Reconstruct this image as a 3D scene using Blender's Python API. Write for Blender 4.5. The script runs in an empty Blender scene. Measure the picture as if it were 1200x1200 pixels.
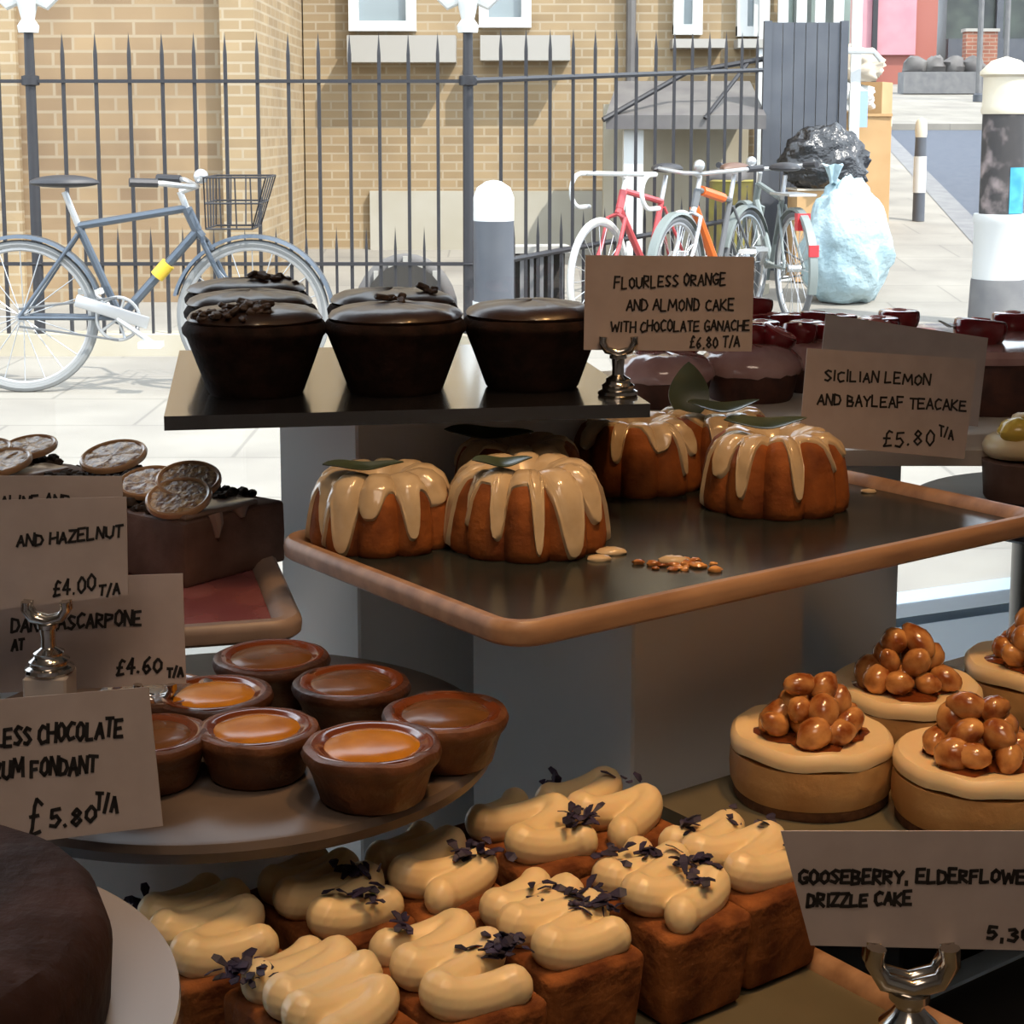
import bpy, bmesh, math, random
from mathutils import Vector, Matrix, noise as mnoise
random.seed(7)
S = bpy.context.scene
COL = S.collection
PI = math.pi
R = math.radians
# ------------------------------------------------------------------ camera
CAMZ = 1.05
FPX = 2000.0
PITCH = math.atan(285 / FPX)
cam = bpy.data.objects.new('camera', bpy.data.cameras.new('camera'))
COL.objects.link(cam)
cam.location = (0, 0, CAMZ)
cam.rotation_euler = (PI / 2 - PITCH, 0, 0)
cam.data.sensor_width = 36
cam.data.lens = 36 * FPX / 1200
cam.data.shift_y = -165 / 1200
cam.data.clip_start = 0.02
S.camera = cam
# ------------------------------------------------------------------ world, sun, exposure
W = bpy.data.worlds.new('sky')
S.world = W
W.use_nodes = True
bg = W.node_tree.nodes['Background']
bg.inputs[0].default_value = (0.80, 0.90, 1.0, 1)
bg.inputs[1].default_value = 3.0
sun = bpy.data.objects.new('sun', bpy.data.lights.new('sun', 'SUN'))
COL.objects.link(sun)
sun.data.energy = 5.0
sun.data.angle = R(0.6)
sun.data.color = (1.0, 0.95, 0.86)
sun.rotation_euler = Vector((-0.45, 0.42, -0.80)).to_track_quat('-Z', 'Y').to_euler()
S.view_settings.view_transform = 'Standard'
S.view_settings.look = 'None'
S.view_settings.gamma = 1
S.view_settings.use_curve_mapping = False
S.view_settings.exposure = 0.36
S.cycles.use_denoising = True
S.cycles.max_bounces = 8
S.cycles.transparent_max_bounces = 12
S.cycles.sample_clamp_indirect = 6


def lamp(name, loc, target, energy, color, size, spread=None, spot=None):
    d = bpy.data.lights.new(name, 'SPOT' if spot else 'AREA')
    d.energy = energy
    d.color = color
    if spot:
        d.spot_size = R(spot)
        d.spot_blend = 0.8
        d.shadow_soft_size = size
    else:
        d.size = size
        if spread:
            d.spread = R(spread)
    o = bpy.data.objects.new(name, d)
    COL.objects.link(o)
    o.location = loc
    o.rotation_euler = (Vector(target) - Vector(loc)).to_track_quat('-Z', 'Y').to_euler()
    return o


# the shop's warm ceiling lamp over the counter, then two added lights
lamp('shop_downlight', (0.38, 0.66, 2.25), (0.16, 0.87, 0.66), 39, (1.0, 0.53, 0.20), 0.07, spot=32)
lamp('counter_fill_spot', (0.06, 0.42, 2.30), (-0.03, 0.80, 0.70), 21, (1.0, 0.72, 0.46), 0.12, spot=30)  # added spot that brightens the tarts and left loaves
lamp('shop_fill_light', (-0.1, -0.6, 2.45), (-0.1, -0.5, 0.7), 8, (1.0, 0.78, 0.60), 0.8)  # added low fill for the whole interior

# ------------------------------------------------------------------ placing helpers
_UP = Vector((0, math.sin(PITCH), math.cos(PITCH)))
_FW = Vector((0, math.cos(PITCH), -math.sin(PITCH)))


def ray(px, py):
    return Vector(((px - 600) / FPX, 0, 0)) - _UP * ((py - 435) / FPX) + _FW


def at(px, py, y=None, z=None):
    d = ray(px, py)
    t = y / d.y if y is not None else (z - CAMZ) / d.z
    return Vector((0, 0, CAMZ)) + d * t


def street(x, y):
    return max(0.0, 0.075 * (y - 10.0))


def on_street(px, py):
    d = ray(px, py)
    t = 1.0
    for i in range(4000):
        p = Vector((0, 0, CAMZ)) + d * t
        if p.z <= street(p.x, p.y):
            return p
        t += 0.02
    return p


# ------------------------------------------------------------------ materials
def mat(name, c, c2=None, rough=0.6, metal=0.0, scale=8.0, detail=4.0, bump=0.0, bscale=None, coat=0.0,
        sss=0.0, alpha=1.0, lo=0.35, hi=0.65, stretch=None, spec=0.5, bdist=0.001, emit=0.0):
    m = bpy.data.materials.new(name)
    m.use_nodes = True
    nt = m.node_tree
    N = nt.nodes
    L = nt.links
    b = N['Principled BSDF']
    b.inputs['Base Color'].default_value = (*c, 1)
    b.inputs['Roughness'].default_value = rough
    b.inputs['Metallic'].default_value = metal
    b.inputs['Coat Weight'].default_value = coat
    b.inputs['Coat Roughness'].default_value = 0.08
    b.inputs['Specular IOR Level'].default_value = spec
    b.inputs['Alpha'].default_value = alpha
    if sss:
        b.inputs['Subsurface Weight'].default_value = sss
        b.inputs['Subsurface Radius'].default_value = (1.0, 0.5, 0.25)
        b.inputs['Subsurface Scale'].default_value = 0.004
    if emit:
        b.inputs['Emission Color'].default_value = (*c, 1)
        b.inputs['Emission Strength'].default_value = emit
    tc = N.new('ShaderNodeTexCoord')
    mp = N.new('ShaderNodeMapping')
    L.new(tc.outputs['Object'], mp.inputs[0])
    if stretch:
        mp.inputs['Scale'].default_value = stretch
    if c2:
        n = N.new('ShaderNodeTexNoise')
        n.inputs['Scale'].default_value = scale
        n.inputs['Detail'].default_value = detail
        L.new(mp.outputs[0], n.inputs['Vector'])
        r = N.new('ShaderNodeValToRGB')
        r.color_ramp.elements[0].color = (*c, 1)
        r.color_ramp.elements[0].position = lo
        r.color_ramp.elements[1].color = (*c2, 1)
        r.color_ramp.elements[1].position = hi
        L.new(n.outputs['Fac'], r.inputs[0])
        L.new(r.outputs[0], b.inputs['Base Color'])
    if bump:
        n2 = N.new('ShaderNodeTexNoise')
        n2.inputs['Scale'].default_value = bscale or scale
        n2.inputs['Detail'].default_value = 5
        L.new(mp.outputs[0], n2.inputs['Vector'])
        bp = N.new('ShaderNodeBump')
        bp.inputs['Strength'].default_value = bump
        bp.inputs['Distance'].default_value = bdist
        L.new(n2.outputs['Fac'], bp.inputs['Height'])
        L.new(bp.outputs[0], b.inputs['Normal'])
    return m


def brick_mat(name, c1, c2, mortar, w=0.225, h=0.075, ms=0.009):
    m = bpy.data.materials.new(name)
    m.use_nodes = True
    nt = m.node_tree
    N = nt.nodes
    L = nt.links
    b = N['Principled BSDF']
    b.inputs['Roughness'].default_value = 0.9
    tc = N.new('ShaderNodeTexCoord')
    sp = N.new('ShaderNodeSeparateXYZ')
    L.new(tc.outputs['Object'], sp.inputs[0])
    ad = N.new('ShaderNodeMath')
    L.new(sp.outputs[0], ad.inputs[0])
    L.new(sp.outputs[1], ad.inputs[1])
    cb = N.new('ShaderNodeCombineXYZ')
    L.new(ad.outputs[0], cb.inputs[0])
    L.new(sp.outputs[2], cb.inputs[1])
    br = N.new('ShaderNodeTexBrick')
    L.new(cb.outputs[0], br.inputs['Vector'])
    br.inputs['Color1'].default_value = (*c1, 1)
    br.inputs['Color2'].default_value = (*c2, 1)
    br.inputs['Mortar'].default_value = (*mortar, 1)
    br.inputs['Scale'].default_value = 1.0
    br.inputs['Brick Width'].default_value = w
    br.inputs['Row Height'].default_value = h
    br.inputs['Mortar Size'].default_value = ms
    br.inputs['Mortar Smooth'].default_value = 0.3
    n = N.new('ShaderNodeTexNoise')
    n.inputs['Scale'].default_value = 1.7
    n.inputs['Detail'].default_value = 6
    L.new(tc.outputs['Object'], n.inputs['Vector'])
    mx = N.new('ShaderNodeMixRGB')
    mx.blend_type = 'MULTIPLY'
    mx.inputs[0].default_value = 0.6
    rp = N.new('ShaderNodeValToRGB')
    rp.color_ramp.elements[0].color = (0.6, 0.55, 0.5, 1)
    rp.color_ramp.elements[0].position = 0.3
    rp.color_ramp.elements[1].color = (1.15, 1.1, 1.0, 1)
    rp.color_ramp.elements[1].position = 0.7
    L.new(n.outputs['Fac'], rp.inputs[0])
    L.new(br.outputs['Color'], mx.inputs[1])
    L.new(rp.outputs[0], mx.inputs[2])
    L.new(mx.outputs[0], b.inputs['Base Color'])
    return m


def slab_mat(name, c1, c2, joint, w, h):
    return brick_mat_xy(name, c1, c2, joint, w, h)


def brick_mat_xy(name, c1, c2, mortar, w, h):
    m = brick_mat(name, c1, c2, mortar, w, h, 0.008)
    nt = m.node_tree
    br = next(n for n in nt.nodes if n.bl_idname == 'ShaderNodeTexBrick')
    tc = next(n for n in nt.nodes if n.bl_idname == 'ShaderNodeTexCoord')
    nt.links.new(tc.outputs['Object'], br.inputs['Vector'])
    return m


M = {}
M['ganache'] = mat('ganache', (0.030, 0.014, 0.008), (0.045, 0.022, 0.013), 0.36, coat=0.2, scale=40, bump=0.15, bscale=120)
M['choc_sponge'] = mat('chocolate_sponge', (0.012, 0.006, 0.004), (0.028, 0.012, 0.008), 0.85, scale=90, bump=0.6, bscale=300, spec=0.2)
M['crumbs'] = mat('chocolate_crumbs', (0.04, 0.022, 0.013), (0.09, 0.05, 0.03), 0.6, scale=200)
M['slate'] = mat('black_slate', (0.010, 0.010, 0.012), (0.016, 0.016, 0.018), 0.24, scale=30, spec=1.0, coat=1.0)
M['bundt'] = mat('bundt_sponge', (0.12, 0.03, 0.007), (0.33, 0.10, 0.02), 0.75, scale=45, bump=0.6, bscale=260, lo=0.3, hi=0.7, spec=0.3)
M['glaze'] = mat('sugar_glaze', (0.50, 0.38, 0.235), (0.60, 0.475, 0.31), 0.22, scale=60, coat=0.4)
M['leaf'] = mat('bay_leaf_green', (0.035, 0.055, 0.03), (0.07, 0.095, 0.05), 0.3, scale=30, coat=0.3, spec=0.8)
M['wood'] = mat('rim_wood', (0.25, 0.135, 0.07), (0.40, 0.235, 0.13), 0.45, scale=14, stretch=(1, 6, 6), coat=0.1)
M['tray_dark'] = mat('tray_glaze_dark', (0.012, 0.016, 0.016), (0.024, 0.029, 0.027), 0.2, scale=18, spec=0.4)
M['tray_olive'] = mat('tray_glaze_olive', (0.11, 0.095, 0.06), (0.15, 0.13, 0.085), 0.22, scale=9, coat=0.3)
M['tray_pink'] = mat('tray_glaze_pink', (0.19, 0.055, 0.06), (0.28, 0.10, 0.10), 0.25, scale=25, coat=0.3)
M['rim_grey'] = mat('rim_stoneware', (0.21, 0.15, 0.12), (0.30, 0.22, 0.18), 0.45, scale=25)
M['paint'] = mat('plinth_paint', (0.84, 0.83, 0.81), (0.87, 0.86, 0.84), 0.55, scale=3)
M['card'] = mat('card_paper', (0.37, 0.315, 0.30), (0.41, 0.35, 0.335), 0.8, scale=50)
M['ink'] = mat('black_ink', (0.008, 0.007, 0.008), rough=0.6)
M['silver'] = mat('polished_silver', (0.52, 0.50, 0.47), rough=0.16, metal=1.0)
M['acrylic'] = mat('frosted_block', (0.45, 0.40, 0.36), rough=0.2)
M['pastry'] = mat('tart_pastry', (0.06, 0.018, 0.005), (0.15, 0.052, 0.015), 0.5, scale=55, detail=8, bump=0.7, bscale=200, bdist=0.0015, coat=0.15)
M['pastry_dark'] = mat('tart_pastry_dark', (0.032, 0.010, 0.004), (0.075, 0.025, 0.009), 0.45, scale=55, detail=8, bump=0.7, bscale=200, bdist=0.0015, coat=0.2)
M['caramel'] = mat('tart_caramel', (0.36, 0.13, 0.006), (0.54, 0.22, 0.012), 0.22, scale=40, coat=0.12, spec=0.35)
M['caramel_brown'] = mat('tart_caramel_brown', (0.10, 0.042, 0.012), (0.17, 0.07, 0.02), 0.25, scale=40, coat=0.1, spec=0.35)
M['stone_plate'] = mat('stone_plate', (0.075, 0.055, 0.045), (0.16, 0.12, 0.095), 0.36, scale=9, detail=9)
M['loaf'] = mat('loaf_sponge', (0.10, 0.028, 0.008), (0.30, 0.105, 0.03), 0.85, scale=55, detail=8, bump=0.9, bscale=170, bdist=0.002, spec=0.2)
M['cream'] = mat('cream_icing', (0.78, 0.60, 0.33), (0.82, 0.66, 0.40), 0.38, scale=20, sss=0.2, coat=0.1)
M['petal'] = mat('cornflower_petal', (0.010, 0.008, 0.022), (0.035, 0.026, 0.075), 0.6, scale=150)
M['cheesecake'] = mat('cheesecake_filling', (0.46, 0.235, 0.08), (0.60, 0.36, 0.15), 0.55, scale=22, detail=8, bump=0.5, bscale=90, bdist=0.002, sss=0.1)
M['cheesecream'] = mat('cheesecake_cream', (0.80, 0.60, 0.34), (0.84, 0.66, 0.40), 0.42, scale=25, bump=0.2, bscale=70, sss=0.15)
M['biscuit'] = mat('biscuit_crumb', (0.08, 0.032, 0.015), (0.17, 0.075, 0.03), 0.9, scale=150, bump=0.8, bscale=300)
M['nut'] = mat('caramel_nut', (0.24, 0.062, 0.013), (0.66, 0.33, 0.11), 0.22, scale=75, coat=0.5, lo=0.38, hi=0.66)
M['caramel_dark'] = mat('caramel_sauce', (0.14, 0.035, 0.01), rough=0.15, coat=0.6)
M['china'] = mat('white_china', (0.40, 0.365, 0.36), rough=0.25, coat=0.2)
M['torte'] = mat('chocolate_torte', (0.022, 0.008, 0.005), (0.055, 0.021, 0.013), 0.75, scale=22, detail=8, bump=1.0, bscale=60, bdist=0.004, spec=0.2)
M['nutcake'] = mat('hazelnut_cake', (0.10, 0.050, 0.035), (0.15, 0.080, 0.058), 0.7, scale=50, bump=0.4, bscale=200)
M['crust'] = mat('dark_crust', (0.02, 0.012, 0.008), (0.05, 0.03, 0.02), 0.9, scale=120, bump=0.9, bscale=250)
M['slice_rind'] = mat('candied_rind', (0.42, 0.23, 0.11), (0.52, 0.31, 0.16), 0.3, scale=60, coat=0.5)
M['slice_flesh'] = mat('candied_flesh', (0.20, 0.085, 0.025), (0.62, 0.40, 0.18), 0.28, scale=230, coat=0.5, bump=1.0, bscale=260, lo=0.40, hi=0.60, bdist=0.002)
M['mocha'] = mat('mocha_icing', (0.20, 0.13, 0.10), (0.26, 0.17, 0.13), 0.3, coat=0.3)
M['cherry'] = mat('cherry_skin', (0.12, 0.006, 0.010), (0.22, 0.012, 0.016), 0.16, scale=40, coat=0.7)
M['cherry_cut'] = mat('cherry_flesh', (0.42, 0.09, 0.09), (0.55, 0.22, 0.20), 0.2, scale=80, coat=0.6)
M['cherry_glaze'] = mat('cherry_glaze', (0.36, 0.19, 0.175), (0.48, 0.29, 0.265), 0.2, scale=30, coat=1.0)
M['cherry_sponge'] = mat('cherry_cake_sponge', (0.05, 0.018, 0.012), (0.10, 0.035, 0.022), 0.75, scale=60, bump=0.4, bscale=240)
M['marble'] = mat('pale_board', (0.52, 0.44, 0.36), (0.66, 0.57, 0.48), 0.3, scale=6, detail=8)
M['navy'] = mat('navy_plate', (0.014, 0.015, 0.024), rough=0.3)
M['lemon'] = mat('lemon_curd', (0.62, 0.40, 0.04), (0.74, 0.52, 0.10), 0.25, coat=0.4)
M['counter'] = mat('counter_black', (0.018, 0.017, 0.017), (0.026, 0.025, 0.025), 0.35, scale=12)
M['wall'] = mat('shop_wall_paint', (0.42, 0.36, 0.31), rough=0.8)
M['ceiling'] = mat('shop_ceiling_paint', (0.55, 0.50, 0.45), rough=0.9)
M['floor'] = mat('shop_floor_boards', (0.14, 0.09, 0.06), (0.20, 0.13, 0.09), 0.5, scale=4)
M['frame_blue_sky_tint'] = mat('frame_paint_sky_tint', (0.58, 0.74, 0.88), rough=0.4)  # frame paint; on the window board, sky light put into the colour
# street
M['brick'] = brick_mat('stock_brick', (0.28, 0.199, 0.115), (0.21, 0.143, 0.084), (0.294, 0.238, 0.164), 0.24, 0.088, 0.010)
M['brick_far'] = brick_mat('stock_brick_yellow', (0.329, 0.248, 0.147), (0.259, 0.189, 0.108), (0.35, 0.294, 0.21), 0.2, 0.062, 0.008)
M['brick_red'] = brick_mat('red_brick', (0.294, 0.119, 0.077), (0.238, 0.091, 0.063), (0.315, 0.245, 0.196))
M['pave'] = slab_mat('paving_slabs', (0.248, 0.238, 0.217), (0.227, 0.218, 0.199), (0.175, 0.168, 0.154), 0.9, 0.6)
M['asphalt'] = mat('road_asphalt', (0.052, 0.063, 0.087), (0.07, 0.081, 0.105), 0.85, scale=12)
M['kerb'] = mat('kerb_stone', (0.133, 0.133, 0.14), (0.175, 0.175, 0.175), 0.85, scale=8)
M['iron'] = mat('black_iron', (0.02, 0.02, 0.024), rough=0.5)
M['iron_grey'] = mat('grey_painted_metal', (0.059, 0.066, 0.081), (0.077, 0.084, 0.098), 0.5, scale=6)
M['white'] = mat('white_paint', (0.588, 0.602, 0.588), rough=0.5)
M['cream_paint'] = mat('cream_paint', (0.56, 0.49, 0.364), (0.588, 0.532, 0.42), 0.6, scale=8)
M['render'] = mat('cream_render', (0.364, 0.322, 0.238), (0.406, 0.371, 0.294), 0.9, scale=3)
M['stone'] = mat('sill_stone', (0.322, 0.308, 0.28), rough=0.8)
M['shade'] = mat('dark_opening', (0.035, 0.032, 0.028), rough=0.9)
M['glass_far'] = mat('window_glass_dark', (0.21, 0.252, 0.266), rough=0.1, spec=0.8)
M['lead'] = mat('roof_lead_and_corner_shade', (0.091, 0.084, 0.084), (0.126, 0.119, 0.112), 0.7, scale=5)
M['bike_steel'] = mat('bike_steel_grey', (0.091, 0.112, 0.14), rough=0.35, metal=0.5)
M['alloy'] = mat('bright_alloy', (0.504, 0.518, 0.532), rough=0.3, metal=0.7)
M['tyre_grey'] = mat('tyre_rubber', (0.112, 0.119, 0.126), rough=0.8)
M['tyre_white'] = mat('tyre_rubber_white', (0.546, 0.546, 0.518), rough=0.7)
M['tyre_light'] = mat('tyre_rubber_pale', (0.21, 0.217, 0.217), rough=0.7)
M['saddle'] = mat('saddle_black', (0.021, 0.021, 0.025), rough=0.5)
M['saddle_brown'] = mat('saddle_leather', (0.112, 0.056, 0.035), rough=0.5)
M['bike_red'] = mat('bike_red', (0.434, 0.063, 0.07), rough=0.35)
M['bike_orange'] = mat('bike_orange', (0.595, 0.119, 0.014), rough=0.35)
M['bike_green'] = mat('bike_grey_green', (0.168, 0.196, 0.189), rough=0.4)
M['yellow'] = mat('yellow_band', (0.595, 0.406, 0.035), rough=0.5)
M['reflector'] = mat('red_reflector', (0.525, 0.035, 0.042), rough=0.2)
M['bag_black'] = mat('bin_bag_black', (0.013, 0.013, 0.015), rough=0.22, spec=0.8, bump=1.0, bscale=9, bdist=0.05)
M['bag_blue'] = mat('bin_bag_pale_blue', (0.322, 0.462, 0.518), (0.406, 0.532, 0.574), 0.35, scale=4, bump=0.8, bscale=10, bdist=0.04)
M['bag_white'] = mat('bag_white', (0.49, 0.504, 0.49), (0.56, 0.56, 0.532), 0.5, scale=4, bump=0.8, bscale=10, bdist=0.04)
M['paper'] = mat('cream_paper', (0.518, 0.434, 0.329), (0.56, 0.49, 0.392), 0.8, scale=6)
M['cardboard'] = mat('cardboard', (0.42, 0.252, 0.112), (0.462, 0.294, 0.14), 0.85, scale=5)
M['sign_blue'] = mat('pale_blue_sign', (0.294, 0.42, 0.595), rough=0.6)
M['poster'] = mat('poster_blue', (0.021, 0.238, 0.392), (0.07, 0.385, 0.504), 0.5, scale=14)
M['scrawl'] = mat('fly_posted_dark', (0.038, 0.035, 0.035), (0.294, 0.238, 0.231), 0.7, scale=9, lo=0.50, hi=0.72)
M['pink'] = mat('pink_shutter', (0.434, 0.189, 0.224), (0.476, 0.231, 0.259), 0.6, scale=3)
M['shop_red'] = mat('red_shop_paint', (0.30, 0.095, 0.07), rough=0.5)
M['shop_dark'] = mat('dark_shop_front', (0.021, 0.025, 0.025), (0.056, 0.07, 0.056), 0.3, scale=2)
M['graffiti'] = mat('chalky_patch', (0.336, 0.308, 0.238), (0.392, 0.371, 0.315), 0.9, scale=2)
M['yellowbin'] = mat('mossy_plastic', (0.238, 0.21, 0.042), (0.14, 0.098, 0.049), 0.7, scale=6)


def glass_mat():
    m = bpy.data.materials.new('shop_window_glass')
    m.use_nodes = True
    nt = m.node_tree
    N = nt.nodes
    N.remove(N['Principled BSDF'])
    t = N.new('ShaderNodeBsdfTransparent')
    g = N.new('ShaderNodeBsdfGlossy')
    g.inputs['Roughness'].default_value = 0.01
    f = N.new('ShaderNodeFresnel')
    f.inputs[0].default_value = 1.45
    mx = N.new('ShaderNodeMixShader')
    nt.links.new(f.outputs[0], mx.inputs[0])
    nt.links.new(t.outputs[0], mx.inputs[1])
    nt.links.new(g.outputs[0], mx.inputs[2])
    nt.links.new(mx.outputs[0], N['Material Output'].inputs[0])
    return m


M['glass'] = glass_mat()


# ------------------------------------------------------------------ mesh helpers
class MB:
    def __init__(s):
        s.v = []
        s.f = []

    def add(s, vs, fs, mx=None):
        k = len(s.v)
        s.v += [tuple(mx @ Vector(p)) if mx else tuple(p) for p in vs]
        s.f += [tuple(i + k for i in f) for f in fs]
        return s

    def box(s, c, d, rz=0.0, mx=None):
        x, y, z = d[0] / 2, d[1] / 2, d[2] / 2
        vs = [(-x, -y, -z), (x, -y, -z), (x, y, -z), (-x, y, -z), (-x, -y, z), (x, -y, z), (x, y, z), (-x, y, z)]
        fs = [(0, 3, 2, 1), (4, 5, 6, 7), (0, 1, 5, 4), (1, 2, 6, 5), (2, 3, 7, 6), (3, 0, 4, 7)]
        m = Matrix.Translation(c) @ Matrix.Rotation(rz, 4, 'Z')
        return s.add(vs, fs, (mx @ m) if mx else m)

    def rbox(s, d, bev, seg=3, mx=None, taper=1.0, jit=0.0, cuts=0):
        bm = bmesh.new()
        bmesh.ops.create_cube(bm, size=1)
        for v in bm.verts:
            k = taper if v.co.z < 0 else 1.0
            v.co = Vector((v.co.x * d[0] * k, v.co.y * d[1] * k, v.co.z * d[2]))
        bmesh.ops.bevel(bm, geom=bm.edges[:], offset=bev, segments=seg, profile=0.5, affect='EDGES')
        if cuts:
            bmesh.ops.subdivide_edges(bm, edges=bm.edges[:], cuts=cuts, use_grid_fill=True)
        if jit:
            for v in bm.verts:
                v.co += mnoise.noise_vector(v.co * 70 + Vector((d[0] * 900, mx.translation.x * 99 if mx else 0, 0))) * jit
        bm.verts.index_update()
        vs = [v.co.copy() for v in bm.verts]
        fs = [[v.index for v in f.verts] for f in bm.faces]
        bm.free()
        return s.add(vs, fs, mx)

    def lathe(s, prof, n=40, fn=None, mx=None, close=True):
        vs = []
        fs = []
        for i in range(n):
            a = 2 * PI * i / n
            for j, (r, z) in enumerate(prof):
                k, dz = fn(a, r, z) if fn else (1.0, 0.0)
                vs.append((r * k * math.cos(a), r * k * math.sin(a), z + dz))
        m = len(prof)
        for i in range(n):
            i2 = (i + 1) % n
            for j in range(m - 1):
                fs.append((i * m + j, i2 * m + j, i2 * m + j + 1, i * m + j + 1))
        if close:
            if prof[0][0] > 1e-6:
                fs.append(tuple(i * m for i in reversed(range(n))))
            if prof[-1][0] > 1e-6:
                fs.append(tuple(i * m + m - 1 for i in range(n)))
        return s.add(vs, fs, mx)

    def tube(s, pts, rad, n=8, mx=None, flat=1.0, caps=True, up=None):
        pts = [Vector(p) for p in pts]
        m = len(pts)
        vs = []
        fs = []
        prev = None
        for i, p in enumerate(pts):
            t = (pts[min(i + 1, m - 1)] - pts[max(i - 1, 0)])
            if t.length < 1e-9:
                t = Vector((0, 0, 1))
            t.normalize()
            if up is not None:
                a = Vector(up)
                a = (a - t * a.dot(t)).normalized()
            elif prev is None:
                a = Vector((0, 0, 1)) if abs(t.z) < 0.9 else Vector((1, 0, 0))
                a = (a - t * a.dot(t)).normalized()
            else:
                a = (prev - t * prev.dot(t)).normalized()
            prev = a
            b = t.cross(a)
            r = rad[i] if isinstance(rad, (list, tuple)) else rad
            for k in range(n):
                q = 2 * PI * k / n
                vs.append(p + a * (r * math.sin(q) * flat) + b * (r * math.cos(q)))
        for i in range(m - 1):
            for k in range(n):
                k2 = (k + 1) % n
                fs.append((i * n + k, i * n + k2, (i + 1) * n + k2, (i + 1) * n + k))
        if caps:
            fs.append(tuple(reversed(range(n))))
            fs.append(tuple((m - 1) * n + k for k in range(n)))
        return s.add(vs, fs, mx)

    def torus(s, rmaj, rmin, n=40, k=8, mx=None, flat=1.0):
        vs = []
        fs = []
        for i in range(n):
            a = 2 * PI * i / n
            for j in range(k):
                b = 2 * PI * j / k
                r = rmaj + rmin * math.cos(b)
                vs.append((r * math.cos(a), r * math.sin(a), rmin * flat * math.sin(b)))
        for i in range(n):
            for j in range(k):
                fs.append((i * k + j, ((i + 1) % n) * k + j, ((i + 1) % n) * k + (j + 1) % k, i * k + (j + 1) % k))
        return s.add(vs, fs, mx)

    def blob(s, rad, n=16, m=10, amp=0.0, freq=3.0, seed=0.0, mx=None, fn=None):
        prof = []
        vs = []
        fs = []
        rx, ry, rz = rad
        for j in range(1, m):
            b = -PI / 2 + PI * j / m
            for i in range(n):
                a = 2 * PI * i / n
                d = Vector((math.cos(a) * math.cos(b), math.sin(a) * math.cos(b), math.sin(b)))
                vs.append(d)
        vs.append(Vector((0, 0, -1)))
        vs.append(Vector((0, 0, 1)))
        out = []
        for d in vs:
            k = 1 + amp * mnoise.fractal(d * freq + Vector((seed, seed * 1.7, 0)), 1.0, 2.0, 3) if amp else 1.0
            p = Vector((d.x * rx, d.y * ry, d.z * rz)) * k
            out.append(fn(p, d) if fn else p)
        for j in range(m - 2):
            for i in range(n):
                i2 = (i + 1) % n
                fs.append((j * n + i, j * n + i2, (j + 1) * n + i2, (j + 1) * n + i))
        a0, a1 = len(vs) - 2, len(vs) - 1
        for i in range(n):
            fs.append((a0, (i + 1) % n, i))
            fs.append((a1, (m - 2) * n + i, (m - 2) * n + (i + 1) % n))
        return s.add(out, fs, mx)

    def prism(s, poly, z0, z1, mx=None):
        n = len(poly)
        vs = [(p[0], p[1], z0) for p in poly] + [(p[0], p[1], z1) for p in poly]
        fs = [tuple(reversed(range(n))), tuple(range(n, 2 * n))]
        for i in range(n):
            j = (i + 1) % n
            fs.append((i, j, n + j, n + i))
        return s.add(vs, fs, mx)

    def build(s, name, m, parent=None, smooth=True, loc=None, rz=0.0, auto=40):
        me = bpy.data.meshes.new(name)
        me.from_pydata(s.v, [], s.f)
        me.validate()
        bm = bmesh.new()
        bm.from_mesh(me)
        bmesh.ops.recalc_face_normals(bm, faces=bm.faces[:])
        bm.to_mesh(me)
        bm.free()
        me.materials.append(m)
        if smooth:
            me.shade_smooth()
            try:
                me.set_sharp_from_angle(angle=R(auto))
            except Exception:
                pass
        o = bpy.data.objects.new(name, me)
        COL.objects.link(o)
        if parent:
            o.parent = parent
        if loc is not None:
            o.location = loc
        o.rotation_euler.z = rz
        return o


def T(x=0, y=0, z=0):
    return Matrix.Translation((x, y, z))


def RX(a):
    return Matrix.Rotation(a, 4, 'X')


def RY(a):
    return Matrix.Rotation(a, 4, 'Y')


def RZ(a):
    return Matrix.Rotation(a, 4, 'Z')


def tag(o, label, cat, group=None):
    o['label'] = label
    o['category'] = cat
    if group:
        o['group'] = group
    return o


def thing(name, loc, label, cat, group=None, rz=0.0, sc=1.0):
    o = bpy.data.objects.new(name, None)
    COL.objects.link(o)
    o.empty_display_size = 0.02
    o.location = loc
    o.rotation_euler.z = rz
    o.scale = (sc, sc, sc)
    return tag(o, label, cat, group)


def struct(o):
    o['kind'] = 'structure'
    return o


def dup(root, loc, rz, label, sc=None, group=None):
    kids = list(root.children)
    r = root.copy()
    COL.objects.link(r)
    r.location = loc
    r.rotation_euler.z = rz
    if sc:
        r.scale = (sc, sc, sc)
    r['label'] = label
    if group:
        r['group'] = group
    for ch in kids:
        c = ch.copy()
        c.parent = r
        COL.objects.link(c)
        for g in list(ch.children):
            d = g.copy()
            d.parent = c
            COL.objects.link(d)
    return r


UA = R(36.5)            # the trays on the counter stand at this turn
U = Vector((math.cos(UA), math.sin(UA), 0))
V = Vector((-math.sin(UA), math.cos(UA), 0))
# ================================================================== the shop's shell
WP = Vector((0.45, 1.914, 0))
WA = R(24)
E1 = Vector((math.cos(WA), math.sin(WA), 0))
E2 = Vector((-math.sin(WA), math.cos(WA), 0))


def shell(name, boxes, m):
    mb = MB()
    for c, d in boxes:
        mb.box(c, d)
    return struct(mb.build(name, m, smooth=False, loc=WP, rz=WA))


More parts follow.
